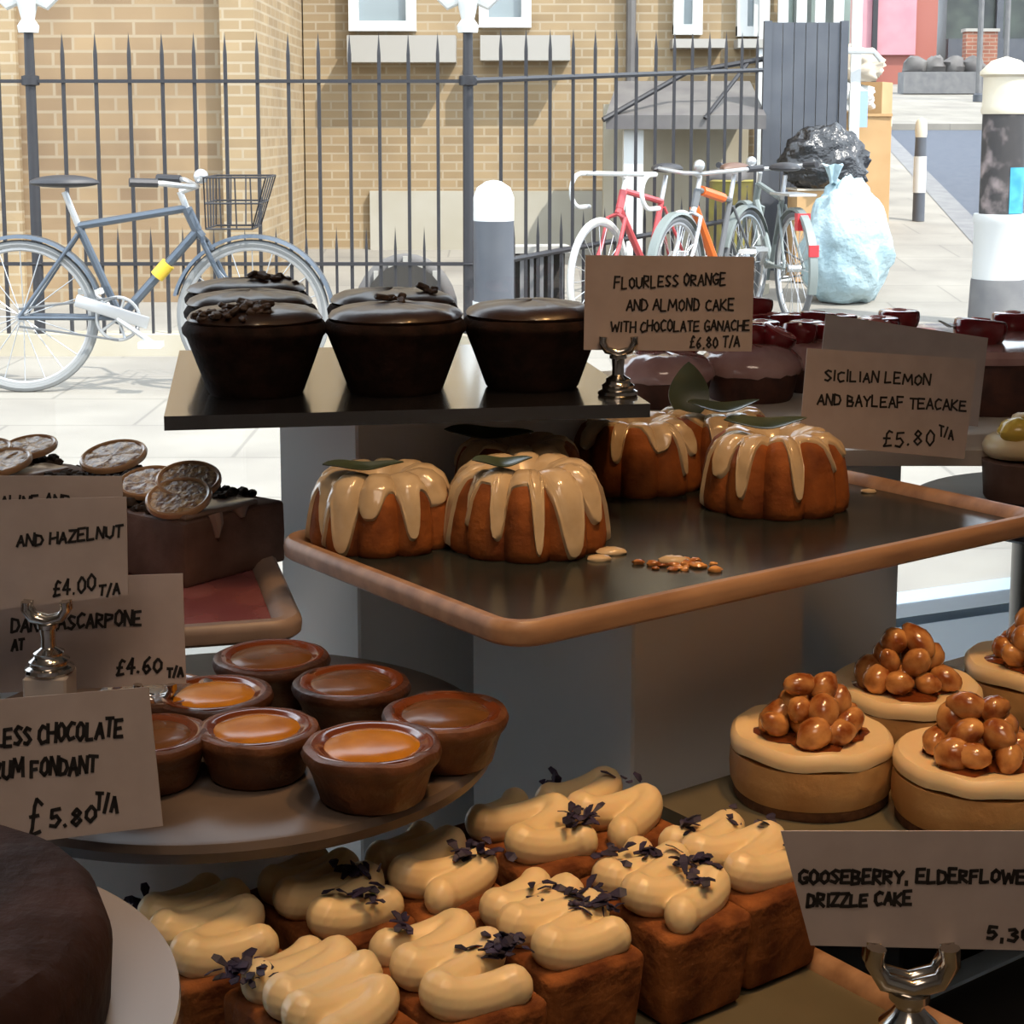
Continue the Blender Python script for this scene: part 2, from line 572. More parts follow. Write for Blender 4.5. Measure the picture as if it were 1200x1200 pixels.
shell('floor', [((-1.6, -2.4, 0.0), (6.6, 4.8, 0.04))], M['floor'])
shell('ceiling', [((-1.6, -2.4, 2.57), (6.6, 5.0, 0.06))], M['ceiling'])
shell('wall_back', [((-1.6, -4.85, 1.28), (6.6, 0.1, 2.52))], M['wall'])
shell('wall_left', [((-4.95, -2.4, 1.28), (0.1, 4.8, 2.52))], M['wall'])
shell('wall_right', [((1.75, -2.4, 1.28), (0.1, 4.8, 2.52))], M['wall'])
shell('wall_front', [((-1.6, 0, 0.21), (6.6, 0.1, 0.42)), ((-1.6, 0, 2.50), (6.6, 0.1, 0.10)),
                     ((-4.8, 0, 1.43), (0.2, 0.1, 2.04)), ((1.6, 0, 1.43), (0.2, 0.1, 2.04))], M['wall'])
win = struct(bpy.data.objects.new('window_1', None))
COL.objects.link(win)
win.location = WP
win.rotation_euler.z = WA
fr = MB()
fr.box((-1.6, 0, 0.4625), (6.2, 0.09, 0.085))
fr.box((-1.6, 0, 2.42), (6.2, 0.09, 0.06))
fr.box((-4.66, 0, 1.44), (0.08, 0.09, 1.9))
fr.box((1.46, 0, 1.44), (0.08, 0.09, 1.9))
fr.build('window_frame', M['frame_blue_sky_tint'], win, smooth=False)
MB().box((-1.6, 0.0, 1.44), (6.06, 0.006, 1.91)).build('pane', M['glass'], win, smooth=False)

# ================================================================== street ground


def kerb_x(y):
    return 2.36 + 0.138 * (y - 5)


ROWS = [-8, 0, 5, 10, 12, 16, 20, 24.8]
pv = MB()
rd = MB()
kb = MB()
for a, b in zip(ROWS, ROWS[1:]):
    za, zb = street(0, a), street(0, b)
    pv.add([(-16, a, za), (kerb_x(a), a, za), (kerb_x(b), b, zb), (-16, b, zb)], [(0, 1, 2, 3)])
    rd.add([(kerb_x(a), a, za - .09), (24, a, za - .09), (24, b, zb - .09), (kerb_x(b), b, zb - .09)], [(0, 1, 2, 3)])
    xa, xb = kerb_x(a), kerb_x(b)
    kb.add([(xa, a, za + .004), (xa + .2, a, za + .004), (xb + .2, b, zb + .004), (xb, b, zb + .004),
            (xa + .2, a, za - .1), (xb + .2, b, zb - .1)], [(0, 1, 2, 3), (1, 4, 5, 2)])
a, b = 24.8, 60
pv.add([(-16, a, street(0, a)), (30, a, street(0, a)), (30, b, street(0, b)), (-16, b, street(0, b))], [(0, 1, 2, 3)])
pv.add([(kerb_x(a), a, street(0, a)), (30, a, street(0, a)), (30, a, street(0, a) - .1), (kerb_x(a), a, street(0, a) - .1)], [(0, 1, 2, 3)])
struct(pv.build('pavement', M['pave'], smooth=False))
struct(rd.build('road', M['asphalt'], smooth=False))
struct(kb.build('kerb', M['kerb'], smooth=False))

# ================================================================== buildings across the street
bl = thing('brick_building', (-3.78, 10.2, 0), 'near yellow-brown brick building with a pale corner pier behind the left bicycle', 'building')
MB().box((-0.2, 2.0, 3.2), (4.6, 4.0, 6.4)).build('wall', M['brick'], bl, smooth=False)
MB().box((2.18, 1.9, 3.2), (0.2, 4.0, 6.4)).build('corner_pier', M['brick_far'], bl, smooth=False)
MB().box((0.78, -0.01, 3.2), (0.19, 0.08, 6.4)).build('pilaster', M['brick_far'], bl, smooth=False)

bf = thing('brick_building', (0.3, 12.4, 0), 'long yellow brick building with white sash windows and stone sills behind the railings', 'building')
MB().box((-0.08, 3.5, 3.6), (3.42, 7.0, 7.2)).build('wall', M['brick_far'], bf, smooth=False)
MB().box((-0.45, -0.02, 0.30), (1.75, 0.06, 0.60)).build('plinth', M['graffiti'], bf, smooth=False)
MB().tube([(0.545, -0.06, 0.4), (0.545, -0.06, 6.8)], 0.035).build('corner_shade_line', M['lead'], bf)  # dark tube put where only a wall-corner shadow falls


def bwin(px0, px1, s0, s1, ybot, sy0, sy1):
    Y = 12.37
    k = Y / 2000
    x0, x1 = (px0 - 600) * k - 0.3, (px1 - 600) * k - 0.3
    z0 = 1.05 + (150 - ybot) * k
    h = 1.25
    f = MB()
    w = x1 - x0
    f.box(((x0 + x1) / 2, -0.05, z0 + 0.035), (w, 0.1, 0.07))
    f.box(((x0 + x1) / 2, -0.05, z0 + h), (w, 0.1, 0.07))
    f.box(((x0 + x1) / 2, -0.06, z0 + h / 2), (w, 0.08, 0.05))
    for x in (x0 + 0.035, x1 - 0.035):
        f.box((x, -0.05, z0 + h / 2), (0.07, 0.094, h - .01))
    fo = f.build('window', M['white'], bf, smooth=False)
    MB().box(((x0 + x1) / 2, -0.035, z0 + h / 2), (w - 0.1, 0.02, h - 0.08)).build('pane', M['glass_far'], fo, smooth=False)
    sx0, sx1 = (s0 - 600) * k - 0.3, (s1 - 600) * k - 0.3
    za, zb = 1.05 + (150 - sy0) * k, 1.05 + (150 - sy1) * k
    MB().box(((sx0 + sx1) / 2, -0.12, (za + zb) / 2), (sx1 - sx0, 0.24, za - zb)).build('sill', M['stone'], bf, smooth=False)


bwin(413, 490, 413, 536, 40, 46, 76)
bwin(562, 622, 564, 666, 36, 46, 74)
bwin(785, 818, 782, 842, 44, 50, 60)
bwin(858, 888, 856, 904, 46, 50, 60)

# shelter behind the railings
sh = thing('bin_shelter', (1.13, 11.5, street(0, 11.5)), 'low lean-to shelter with a dark flat roof behind the right railings', 'shelter')
MB().add([(-.52, -.3, .93), (.52, -.3, .93), (.52, .5, 1.17), (-.40, .5, 1.17), (-.52, -.3, 1.02), (.52, -.3, 1.02), (.52, .5, 1.26), (-.40, .5, 1.26)],
         [(0, 3, 2, 1), (4, 5, 6, 7), (0, 1, 5, 4), (1, 2, 6, 5), (2, 3, 7, 6), (3, 0, 4, 7)]).build('roof', M['lead'], sh, smooth=False)
MB().box((0.0, 0.42, 0.55), (1.0, 0.1, 1.1)).build('back_wall', M['render'], sh, smooth=False)
MB().box((-0.33, -0.12, 0.46), (0.13, 0.12, 0.93)).build('post', M['white'], sh, smooth=False)
MB().tube([(-.54, -.32, .99), (0.02, -.1, 1.30), (.6, -.1, 1.40)], 0.018).build('brace', M['iron'], sh)
MB().tube([(.12, -.32, 1.0), (.42, -.1, 1.36)], 0.014).build('brace', M['iron'], sh)

# ================================================================== railings


def spear(mb, x, y, z0, z1, w):
    mb.box((x, y, (z0 + z1 - 0.1) / 2), (w, w, z1 - 0.1 - z0))
    h = w / 2
    mb.add([(x - h, y - h, z1 - .1), (x + h, y - h, z1 - .1), (x + h, y + h, z1 - .1), (x - h, y + h, z1 - .1), (x, y, z1)],
           [(0, 1, 4), (1, 2, 4), (2, 3, 4), (3, 0, 4)])


def finial(parent, name, loc):
    mb = MB()
    mb.lathe([(0.0, 0), (.045, .0), (.05, .03), (.03, .06), (.045, .12), (.06, .17), (.03, .24), (.05, .30), (.0, .42)], 14, mx=T(*loc))
    for sx in (-1, 1):
        pts = [(sx * .03, 0, .16), (sx * .09, 0, .13), (sx * .13, 0, .17), (sx * .135, 0, .24), (sx * .10, 0, .26), (sx * .085, 0, .22)]
        mb.tube(pts, [.03, .03, .028, .026, .022, .014], 8, mx=T(*loc))
    return mb.build(name, M['white'], parent)


ra = thing('iron_railings', (-2.2, 7.92, 0), 'straight run of black iron railings behind the left bicycle', 'railings')


def rz_(px, py, d):
    return 1.05 + (150 - py) * d / 2000


k = 7.9 / 2000
ra_x = [(p - 600) * k + 2.2 for p in (-72, -34, 5, 80, 118, 157, 195, 232, 268, 305, 341, 376, 412, 446, 480, 514)]
for x in ra_x:
    mb = MB()
    spear(mb, x, 0, 0.10, 1.485, 0.0155)
    mb.build('bar', M['iron'], ra, smooth=False)
for a, b in zip(ra_x, ra_x[1:]):
    if b - a < 0.25:
        mb = MB()
        spear(mb, (a + b) / 2, 0, 0.10, 0.60, 0.012)
        mb.build('short_bar', M['iron'], ra, smooth=False)
MB().box((0.6, 0, 1.262), (2.85, 0.03, 0.016)).build('top_rail', M['iron'], ra, smooth=False)
MB().box((0.6, 0, 0.425), (2.85, 0.03, 0.016)).build('bottom_rail', M['iron'], ra, smooth=False)
MB().box((0.5, 0.02, 0.05), (3.3, 0.16, 0.10)).build('kerb_plinth', M['render'], ra, smooth=False)
for px in (42, 549):
    x = (px - 600) * k + 2.2
    mb = MB()
    mb.lathe([(.026, .1), (.026, .42), (.034, .425), (.026, .43), (.024, 1.24), (.042, 1.245), (.042, 1.285), (.024, 1.29), (.022, 1.48)], 10, mx=T(x, 0, 0))
    po = mb.build('post', M['iron'], ra)
    finial(po, 'finial', (x, 0, 1.48))

A0 = Vector((-0.17, 7.80))
A1 = Vector((1.52, 10.55))
rb = thing('iron_railings', (A0.x, A0.y, 0), 'angled run of black iron railings behind the red and orange bicycles', 'railings')
dv = A1 - A0


def fpt(t):
    return dv.x * t, dv.y * t


for i in range(1, 15):
    t = i / 14.3
    x, y = fpt(t)
    mb = MB()
    spear(mb, x, y, 0.08, 1.50 + 0.13 * t, 0.017)
    mb.build('bar', M['iron'], rb, smooth=False)
    x2, y2 = fpt(t - .5 / 14.3)
    mb = MB()
    spear(mb, x2, y2, 0.08, 0.62 + 0.07 * t, 0.015)
    mb.build('short_bar', M['iron'], rb, smooth=False)
MB().tube([(0, 0, 1.262), (*fpt(1.0), 1.40)], 0.015, 6).build('top_rail', M['iron'], rb)
MB().tube([(0, 0, 0.425), (*fpt(1.0), 0.52)], 0.015, 6).build('bottom_rail', M['iron'], rb)
ang = math.atan2(dv.y, dv.x)
MB().box((dv.x / 2, dv.y / 2, 0.05), (dv.length, 0.16, 0.10), ang).build('kerb_plinth', M['render'], rb, smooth=False)

gt = thing('metal_gate', (1.92, 11.35, street(0, 11.35)), 'tall dark grey sheet-metal gate at the end of the railings', 'gate')
g = MB()
for i in range(6):
    g.box((-0.19 + i * 0.075, 0, 0.82), (0.07, 0.03, 1.62))
g.build('panel', M['iron_grey'], gt, smooth=False)
MB().box((-0.25, 0.0, 0.82), (0.05, 0.06, 1.64)).build('post', M['iron_grey'], gt, smooth=False)
MB().box((0.25, 0.0, 0.82), (0.05, 0.06, 1.64)).build('post', M['iron_grey'], gt, smooth=False)
# a white slatted fence beyond the gate
wf = thing('white_fence', (2.12, 12.2, street(0, 12.3)), 'white slatted screen rising beyond the dark grey gate', 'fence')
for i in range(6):
    MB().box((-0.35 + i * 0.13, 0, 1.2), (0.07, 0.03, 2.4)).build('slat', M['white'], wf, smooth=False)
MB().box((-0.02, 0.03, 1.95), (0.8, 0.03, 0.08)).build('rail', M['white'], wf, smooth=False)
MB().box((-0.02, 0.03, 0.6), (0.8, 0.03, 0.08)).build('rail', M['white'], wf, smooth=False)

# arched grille and low guard behind the railings
ag = thing('arched_grille', (-0.58, 9.3, 0), 'dark arched basement grille low behind the straight railings', 'grille')
pts = [(-.24 + .0, 0, 0.0)] + [(-.24 * math.cos(PI * i / 14), 0, 0.06 + 0.27 * math.sin(PI * i / 14)) for i in range(15)] + [(.24, 0, 0)]
MB().tube(pts, 0.022, 8, flat=2.0).build('arch', M['lead'], ag)
poly = [(p[0] * .95, p[2] * .97) for p in pts]
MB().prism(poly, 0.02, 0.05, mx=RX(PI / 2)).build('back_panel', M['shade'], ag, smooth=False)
for i in range(5):
    x = -.16 + .08 * i
    MB().box((x, -0.03, .14 + .02 * (2 - abs(i - 2))), (.025, .02, .28 + .04 * (2 - abs(i - 2)))).build('bar', M['stone'], ag, smooth=False)
gd = thing('guard_rail', (0.13, 9.0, 0), 'low grey slab-topped guard with bars right of the middle bollard', 'guard rail')
MB().box((0, 0, .42), (.34, .2, .035), R(8)).build('top_slab', M['stone'], gd, smooth=False)
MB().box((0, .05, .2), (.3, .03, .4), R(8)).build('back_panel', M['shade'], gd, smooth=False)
for i in range(6):
    MB().box((-.13 + .052 * i, -.05, .2), (.02, .02, .4)).build('bar', M['kerb'], gd, smooth=False)

# ================================================================== bollards
p = on_street(1167, 381)
b1 = thing('street_bollard', p, 'large cream-capped bollard with a fly-posted dark band and a blue sticker', 'bollard')
kk = p.y / 2000
H = lambda py: (381 - py) * kk
MB().lathe([(.150, 0), (.150, .02), (.142, H(330)), (.140, H(326))], 28).build('foot', M['kerb'], b1)
MB().lathe([(.136, H(326)), (.134, H(262)), (.143, H(258)), (.138, H(250))], 28).build('base', M['white'], b1)
MB().lathe([(.112, H(251)), (.112, H(134))], 28).build('band', M['scrawl'], b1)
MB().lathe([(.118, H(135)), (.123, H(130)), (.116, H(126)), (.114, H(93)), (.135, H(90)), (.132, H(86)), (.075, H(74)), (.0, H(69))], 28).build('cap', M['cream_paint'], b1)
mb = MB()
vs = []
for i in range(7):
    a = R(-92 + i * 12 + 8)
    for z in (H(249), H(196)):
        vs.append((.115 * math.cos(a), .115 * math.sin(a), z))
mb.add(vs, [(2 * i, 2 * i + 2, 2 * i + 3, 2 * i + 1) for i in range(6)])
mb.build('sticker', M['poster'], b1)
b2 = thing('street_bollard', (-0.075, 7.0, 0), 'middle bollard banded white, dark and white behind the chocolate cakes', 'bollard')
MB().lathe([(.088, 0), (.088, .345)], 24).build('base', M['white'], b2)
MB().lathe([(.083, .345), (.083, .675)], 24).build('band', M['iron_grey'], b2)
MB().lathe([(.083, .675), (.083, .77), (.068, .81), (.03, .835), (0, .84)], 24).build('cap', M['white'], b2)
p = on_street(1076, 259)
b3 = thing('street_bollard', p, 'slim distant black and white banded bollard at the kerb edge', 'bollard')
kk = p.y / 2000
H = lambda py: (259 - py) * kk
MB().lathe([(.050, 0), (.048, H(226))], 16).build('foot', M['iron_grey'], b3)
MB().lathe([(.052, H(226)), (.052, H(184))], 16).build('band', M['white'], b3)
MB().lathe([(.048, H(184)), (.045, H(162))], 16).build('shaft', M['iron_grey'], b3)
MB().lathe([(.045, H(162)), (.05, H(156)), (.045, H(145)), (.03, H(141)), (0, H(139))], 16).build('cap', M['cream_paint'], b3)


# ================================================================== bicycles
def bike(loc, yaw, label, frame, tyre, fork=None, rim='alloy', bars='flat', bar_m='alloy', saddle='saddle', guard=None,
         chain_guard=False, basket=False, lean=0.0, accent=None, steer=0.0, thick=1.0, down_m=None, reflectors=False):
    """x runs from the rear hub (0) to the front hub (.92); z is up; yaw turns it about the rear wheel's contact."""
    t = thing('bicycle', loc, label, 'bicycle', 'bicycles along the railings', rz=yaw)
    t.rotation_euler.x = lean
    r = 0.305
    WB = 0.92
    fm = M[frame]
    hub_r, hub_f = (0, 0, r), (WB, 0, r)
    bb, st, hd, hl = (.39, 0, .30), (.235, 0, .665), (.665, 0, .735), (.705, 0, .645)
    for nm, c in (('rear_wheel', hub_r), ('front_wheel', hub_f)):
        mb = MB()
        mx = T(*c) @ RX(PI / 2)
        mb.torus(r - .033, .011, 48, 6, mx)
        mb.tube([(c[0], -.035, c[2]), (c[0], .035, c[2])], .02, 10)
        for i in range(20):
            a = 2 * PI * i / 20
            y = .02 if i % 2 else -.02
            mb.tube([(c[0], y, c[2]), (c[0] + (r - .035) * math.cos(a), 0, c[2] + (r - .035) * math.sin(a))], .0022, 4)
        w = mb.build(nm, M[rim], t)
        MB().torus(r - .016, .017, 56, 8, mx).build('tyre', M[tyre], w)
        if guard:
            g = MB()
            a0, a1 = (R(20), R(200)) if nm == 'rear_wheel' else (R(10), R(165))
            n = 26
            vs = []
            for i in range(n):
                a = a0 + (a1 - a0) * i / (n - 1)
                for y, rr in ((-.026, r + .008), (-.02, r + .022), (.02, r + .022), (.026, r + .008)):
                    vs.append((c[0] + rr * math.cos(a), y, c[2] + rr * math.sin(a)))
            g.add(vs, [(4 * i + j, 4 * i + 4 + j, 4 * i + 5 + j, 4 * i + 1 + j) for i in range(n - 1) for j in range(3)])
            g.build('mudguard', M[guard], t)
    mb = MB()
    k = thick
    mb.tube([st, hd], .016 * k)
    mb.tube([bb, st], .016 * k)
    for s in (-1, 1):
        mb.tube([(bb[0], s * .03, bb[2]), (0, s * .055, r)], .009)
        mb.tube([(st[0], s * .018, st[2] - .03), (0, s * .055, r)], .008)
    mb.tube([hd, hl], .021)
    if not down_m:
        mb.tube([hl, bb], .019 * k)
    mb.tube([(bb[0], -.04, bb[2]), (bb[0], .04, bb[2])], .025)
    mb.build('frame', fm, t)
    if down_m:
        MB().tube([hl, bb], .026).build('down_tube', M[down_m], t)
        MB().tube([(st[0] + .1, 0, st[2] + .017), (hd[0] - .05, 0, hd[2] - .006)], .026).build('top_tube_sleeve', M[down_m], t)
    mb = MB()
    crown = (.725, 0, .62)
    mb.tube([hl, crown], .018)
    for s in (-1, 1):
        mb.tube([crown, (crown[0] + .01, s * .05, crown[2] - .02), (.80, s * .05, .46), (WB, s * .05, r)], .011)
    mb.build('fork', M[fork] if fork else fm, t)
    mb = MB()
    mb.tube([hd, (.64, 0, .80)], .013)
    mb.tube([(.64, 0, .80), (.70, 0, .82)], .012)
    if bars == 'drop':
        mb.tube([(.70, -.2, .82), (.70, .2, .82)], .012)
        for s in (-1, 1):
            q = [(.70, s * .2, .82)] + [(.70 + .06 + .09 * math.sin(R(a)), s * .2, .735 + .085 * math.cos(R(a))) for a in range(0, 181, 20)] + [(.66, s * .2, .65)]
            mb.tube(q, .012)
    else:
        q = [(.52, -.28, .845), (.62, -.24, .84), (.70, -.06, .82), (.70, .06, .82), (.62, .24, .84), (.52, .28, .845)]
        mb.tube(q, .011)
    ho = mb.build('handlebar', M[bar_m], t)
    if bars != 'drop':
        for s in (-1, 1):
            MB().tube([(.50, s * .285, .846), (.60, s * .247, .842)], .017).build('grip', M['saddle'], ho)
        MB().blob((.03, .03, .03), 10, 8, mx=T(.72, .03, .86)).build('bell', M['alloy'], ho)
    MB().tube([(st[0], 0, st[2]), (st[0] - .05, 0, .80)], .013).build('seat_post', M['alloy'], t)

    def sf(p, d):
        w = 1.0 if p.x < 0 else (1 - p.x / .16) ** 1.2 + .28
        return Vector((p.x, p.y * w, p.z * (1 if p.z > 0 else .6)))
    MB().blob((.14, .075, .032), 16, 10, mx=T(st[0] - .05, 0, .835), fn=sf).build('saddle', M[saddle], t)
    mb = MB()
    mb.torus(.085, .007, 30, 6, T(bb[0], -.045, bb[2]) @ RX(PI / 2))
    for i in range(5):
        a = 2 * PI * i / 5
        mb.tube([(bb[0], -.045, bb[2]), (bb[0] + .085 * math.cos(a), -.045, bb[2] + .085 * math.sin(a))], .006, 5)
    ck = mb.build('crankset', M['alloy'], t)
    for s in (-1, 1):
        e = (bb[0] + s * .14, -s * -.0 + (-.075 if s > 0 else .075), bb[2] - s * .095)
        MB().tube([(bb[0], -.06 if s > 0 else .06, bb[2]), e], .011).build('crank_arm', M['alloy'], ck)
        MB().box((e[0], e[1] + (-.04 if s > 0 else .04), e[2]), (.09, .07, .022)).build('pedal', M['white'], ck, smooth=False)
    mb = MB()
    mb.tube([(bb[0], -.05, bb[2] + .085), (0, -.05, r + .035)], .005, 5)
    mb.tube([(bb[0], -.05, bb[2] - .085), (0, -.05, r - .035)], .005, 5)
    mb.build('chain', M['tyre_grey'], t)
    if chain_guard:
        MB().rbox((.3, .012, .05), .006, 2, T(bb[0] - .02, -.062, bb[2] + .03) @ RY(R(18))).build('chain_guard', M['alloy'], t)
    if basket:
        mb = MB()
        for z, w in ((.86, .16), (.76, .145), (.66, .13)):
            q = [(.76, -w, z), (1.0 - (.86 - z) * .3, -w, z), (1.0 - (.86 - z) * .3, w, z), (.76, w, z), (.76, -w, z)]
            mb.tube(q, .004, 5)
        for i in range(5):
            x = .76 + .06 * i
            for s in (-1, 1):
                mb.tube([(x, s * .16, .86), (min(x, .94), s * .13, .66)], .003, 4)
            mb.tube([(1.0, -.16 + .08 * i, .86), (.94, -.13 + .065 * i, .66)], .003, 4)
            mb.tube([(.76, -.16 + .08 * i, .86), (.76, -.13 + .065 * i, .66)], .003, 4)
        mb.build('basket', M['iron'], t)
    if accent:
        f = 0.45
        q = Vector(hl).lerp(Vector(bb), f)
        d = (Vector(bb) - Vector(hl)).normalized() * .035
        MB().tube([q - d, q + d], .03, 10).build('band', M[accent], t)
    if reflectors:
        MB().box((-.12, 0, .56), (.05, .07, .09)).build('rear_lamp', M['reflector'], t, smooth=False)
        MB().box((-.31, 0, .42), (.02, .05, .06)).build('reflector', M['reflector'], t, smooth=False)
        MB().box((.05, 0, .70), (.34, .15, .012)).build('carrier', M['alloy'], t, smooth=False)
    return t


p = on_street(30, 460)
bike((p.x, p.y, 0), R(1), 'dark grey bicycle with pale tyres and a wire basket leaning left of the cakes', 'bike_steel', 'tyre_light', fork='bike_steel',
     guard='bike_steel', chain_guard=True, basket=True, accent='yellow')
fa = math.atan2(dv.y, dv.x)
# front wheels point left and towards the window
bike((0.42 + .92 * .537, 8.5 + .92 * .844, 0), fa + PI, 'red and white racing bicycle with white drop handlebars by the angled railings', 'bike_red',
     'tyre_white', fork='bike_red', bars='drop', bar_m='white')
bike((0.83 + .92 * .5, 8.62 + .92 * .866, 0), R(60) + PI, 'bright orange-framed bicycle behind the price card with the flourless cake', 'tyre_grey', 'tyre_grey',
     fork='alloy', saddle='saddle_brown', down_m='bike_orange', guard='bike_green')
bike((1.51, 9.12, 0), R(99), 'grey-green bicycle seen from behind with red rear lamp beside the bin bags', 'bike_green', 'tyre_grey', guard='bike_green',
     reflectors=True)
MB_ = MB().blob((.17, .15, .30), 16, 12, .12, 2.5, 3.1)
mo = thing('plastic_planter', (1.40, 11.0, street(0, 11.0) + .42), 'mossy yellow-green plastic tub behind the railings by the gate', 'tub')
MB().lathe([(.13, -.42), (.15, .2), (.165, .22), (.15, .23), (.14, .2)], 20).build('body', M['yellowbin'], mo)
MB().blob((.15, .15, .1), 14, 10, .3, 4, 2.0, T(0, 0, .22)).build('soil', M['lead'], mo)


# ================================================================== rubbish by the gate
def bag(name, loc, rad, m, label, seed, knot=True, n=44):
    t = thing(name, loc, label, 'bag', None)

    def f(p, d):
        if d.z < -.55:
            p.z = max(p.z, -rad[2] * .82)
        w = (1 + .05 * math.sin(9 * math.atan2(d.y, d.x) + 5 * d.z) * (1 - abs(d.z))) * (1 - (.34 if knot else .1) * max(0, d.z) ** 1.5) * (1 + .06 * max(0, -d.z))
        return Vector((p.x * w, p.y * w, p.z))
    MB().blob(rad, n, 28, .15 if knot else .26, 2.6, seed, T(0, 0, rad[2] * .82), f).build('sack', m, t, auto=80)
    if knot:
        MB().lathe([(.02, 0), (.025, .03), (.05, .09), (.06, .11), (.02, .1)], 12, lambda a, r, z: (1 + .3 * math.sin(5 * a), .01 * math.sin(3 * a)),
                   T(-rad[0] * .35, -.02, rad[2] * 1.72)).build('knot', m, t)
    return t


p = on_street(990, 353)
bag('rubbish_bag', (p.x, p.y, p.z), (.265, .24, .41), M['bag_blue'], 'full pale blue rubbish bag standing on the pavement by the bicycles', 2.3)
cb2 = thing('cardboard_box', (1.99, 11.02, street(0, 11.02)), 'wide brown cardboard box under the black bin bag', 'box')
MB().box((0, 0, .29), (.38, .26, .58), R(4)).build('carton', M['cardboard'], cb2, smooth=False)
MB().box((0, 0, .586), (.40, .28, .012), R(6)).build('flap', M['paper'], cb2, smooth=False)
bag('rubbish_bag', (2.00, 10.98, street(0, 11.02) + .594), (.27, .17, .215), M['bag_black'], 'shiny black bin bag heaped on boxes above the pale blue bag', 5.1, False)
cb = thing('cardboard_box', (2.90, 13.9, street(0, 13.9)), 'tall narrow orange-brown cardboard carton standing beside the bags', 'box')
MB().box((0, 0, .56), (.24, .30, 1.12), R(-28)).build('carton', M['cardboard'], cb, smooth=False)
MB().box((0, 0, .80), (.247, .306, .06), R(-28)).build('tape', M['paper'], cb, smooth=False)
cb3 = thing('cardboard_box', (2.62, 13.3, street(0, 13.3)), 'brown cardboard box stacked behind the black bin bag', 'box')
MB().box((0, 0, .45), (.5, .4, .9), R(5)).build('carton', M['cardboard'], cb3, smooth=False)
MB().box((0, -.0, .9), (.52, .42, .02), R(3)).build('flap', M['cardboard'], cb3, smooth=False)
bag('paper_bag', (2.54, 13.3, street(0, 13.3) + .911), (.23, .18, .15), M['bag_white'], 'crumpled white plastic bag on the hindmost cardboard box', 8.2, False)
bag('paper_bag', (2.60, 13.32, street(0, 13.3) + 1.155), (.25, .17, .15), M['paper'], 'cream paper sack heaped topmost on the rubbish pile', 9.4, False)
sg = at(1005, 150, y=13.0)
s1 = MB().box((0, 0, .14), (.14, .02, .27)).build('notice_board', M['sign_blue'], smooth=False, loc=(sg.x, 13.0, sg.z))
tag(s1, 'small pale blue notice board leaning on the rubbish pile', 'sign')
pipe = MB().tube([(2.16, 12.0, 1.58), (2.52, 12.1, 1.58), (2.58, 12.12, 1.52)], .022).tube([(2.18, 12.0, 1.58), (2.20, 12.0, .9), (2.18, 11.98, .15)], .022)
tag(pipe.build('white_pipe', M['white']), 'bent white pipe standing beside the gate above the bags', 'pipe')

# ================================================================== the far end of the street
zf = street(0, 36)
pk = thing('shop_building', (7.9, 36, zf), 'distant pink shopfront with an orange-red surround at the end of the street', 'building')
MB().box((0.02, 1.5, 2.5), (1.78, 3, 5)).build('wall', M['shop_red'], pk, smooth=False)
MB().box((-.18, -.05, 1.35), (1.25, .12, 1.5)).build('shutter', M['pink'], pk, smooth=False)
MB().box((-.1, -.06, 2.6), (1.3, .12, .6)).build('window', M['shop_dark'], pk, smooth=False)
MB().box((-.42, -.15, 2.3), (.10, .12, 4.6)).build('pillar', M['iron'], pk, smooth=False)
M['shop_green'] = mat('grey_green_paint', (0.16, 0.20, 0.18), (0.20, 0.25, 0.22), 0.6, scale=3)
gg = thing('shop_building', (4.33, 26, street(0, 26)), 'grey-green building glimpsed between the slats of the white screen', 'building')
MB().box((0, 1.5, 2.5), (1.45, 3, 5)).build('wall', M['shop_green'], gg, smooth=False)
for x in (-.45, .0, .45):
    MB().box((x, -.03, 1.9), (.26, .08, 1.6)).build('window', M['shop_dark'], gg, smooth=False)
dk = thing('shop_building', (12.25, 37, street(0, 37)), 'dark glazed shopfront far right at the end of the street', 'building')
MB().box((0, 1.5, 2.5), (6.0, 3, 5)).build('wall', M['shop_dark'], dk, smooth=False)
for x in (-1.9, -.9, .1, 1.1):
    MB().box((x, -.06, 2.3), (.14, .12, 4.6)).build('mullion', M['iron_grey'], dk, smooth=False)
MB().box((0, -.1, .45), (6, .2, .9)).build('stall_riser', M['iron_grey'], dk, smooth=False)
lw = thing('brick_wall', (9.3, 34.5, street(0, 34.5)), 'low distant red brick wall between the pink and dark shopfronts', 'wall')
MB().box((0, 0, .55), (.62, .3, 1.1)).build('bricks', M['brick_red'], lw, smooth=False)
MB().box((0, 0, 1.13), (.68, .36, .06)).build('coping', M['stone'], lw, smooth=False)
pl = thing('planter', (8.1, 32.5, street(0, 32.5)), 'low grey planter with dark shrubs in front of the pink shopfront', 'planter')
MB().box((0, 0, .2), (1.6, .5, .4)).build('trough', M['kerb'], pl, smooth=False)
for i in range(4):
    MB().blob((.22, .2, .2), 12, 8, .35, 3, i * 3.3, T(-.55 + .37 * i, 0, .5)).build('shrub', M['lead'], pl)
for px, lab in ((1147, 'thin grey street pole left of the cream-capped bollard'), (1178, 'thin pale street pole directly above the cream-capped bollard')):
    q = at(px, 90, y=30.0)
    zz = street(0, 30)
    po = thing('street_pole', (q.x, 30.0, zz), lab, 'pole')
    MB().tube([(0, 0, 0), (0, 0, 5)], .05, 8).build('shaft', M['kerb'], po)
    MB().lathe([(.09, 0), (.09, .12), (.05, .15)], 12).build('base', M['iron_grey'], po)
# ================================================================== the counter
CZ = 0.58
Pc = at(1165, 1137, z=CZ)


def poly_uv(o, pts):
    return [(o + U * a + V * b).to_2d() for a, b in pts]


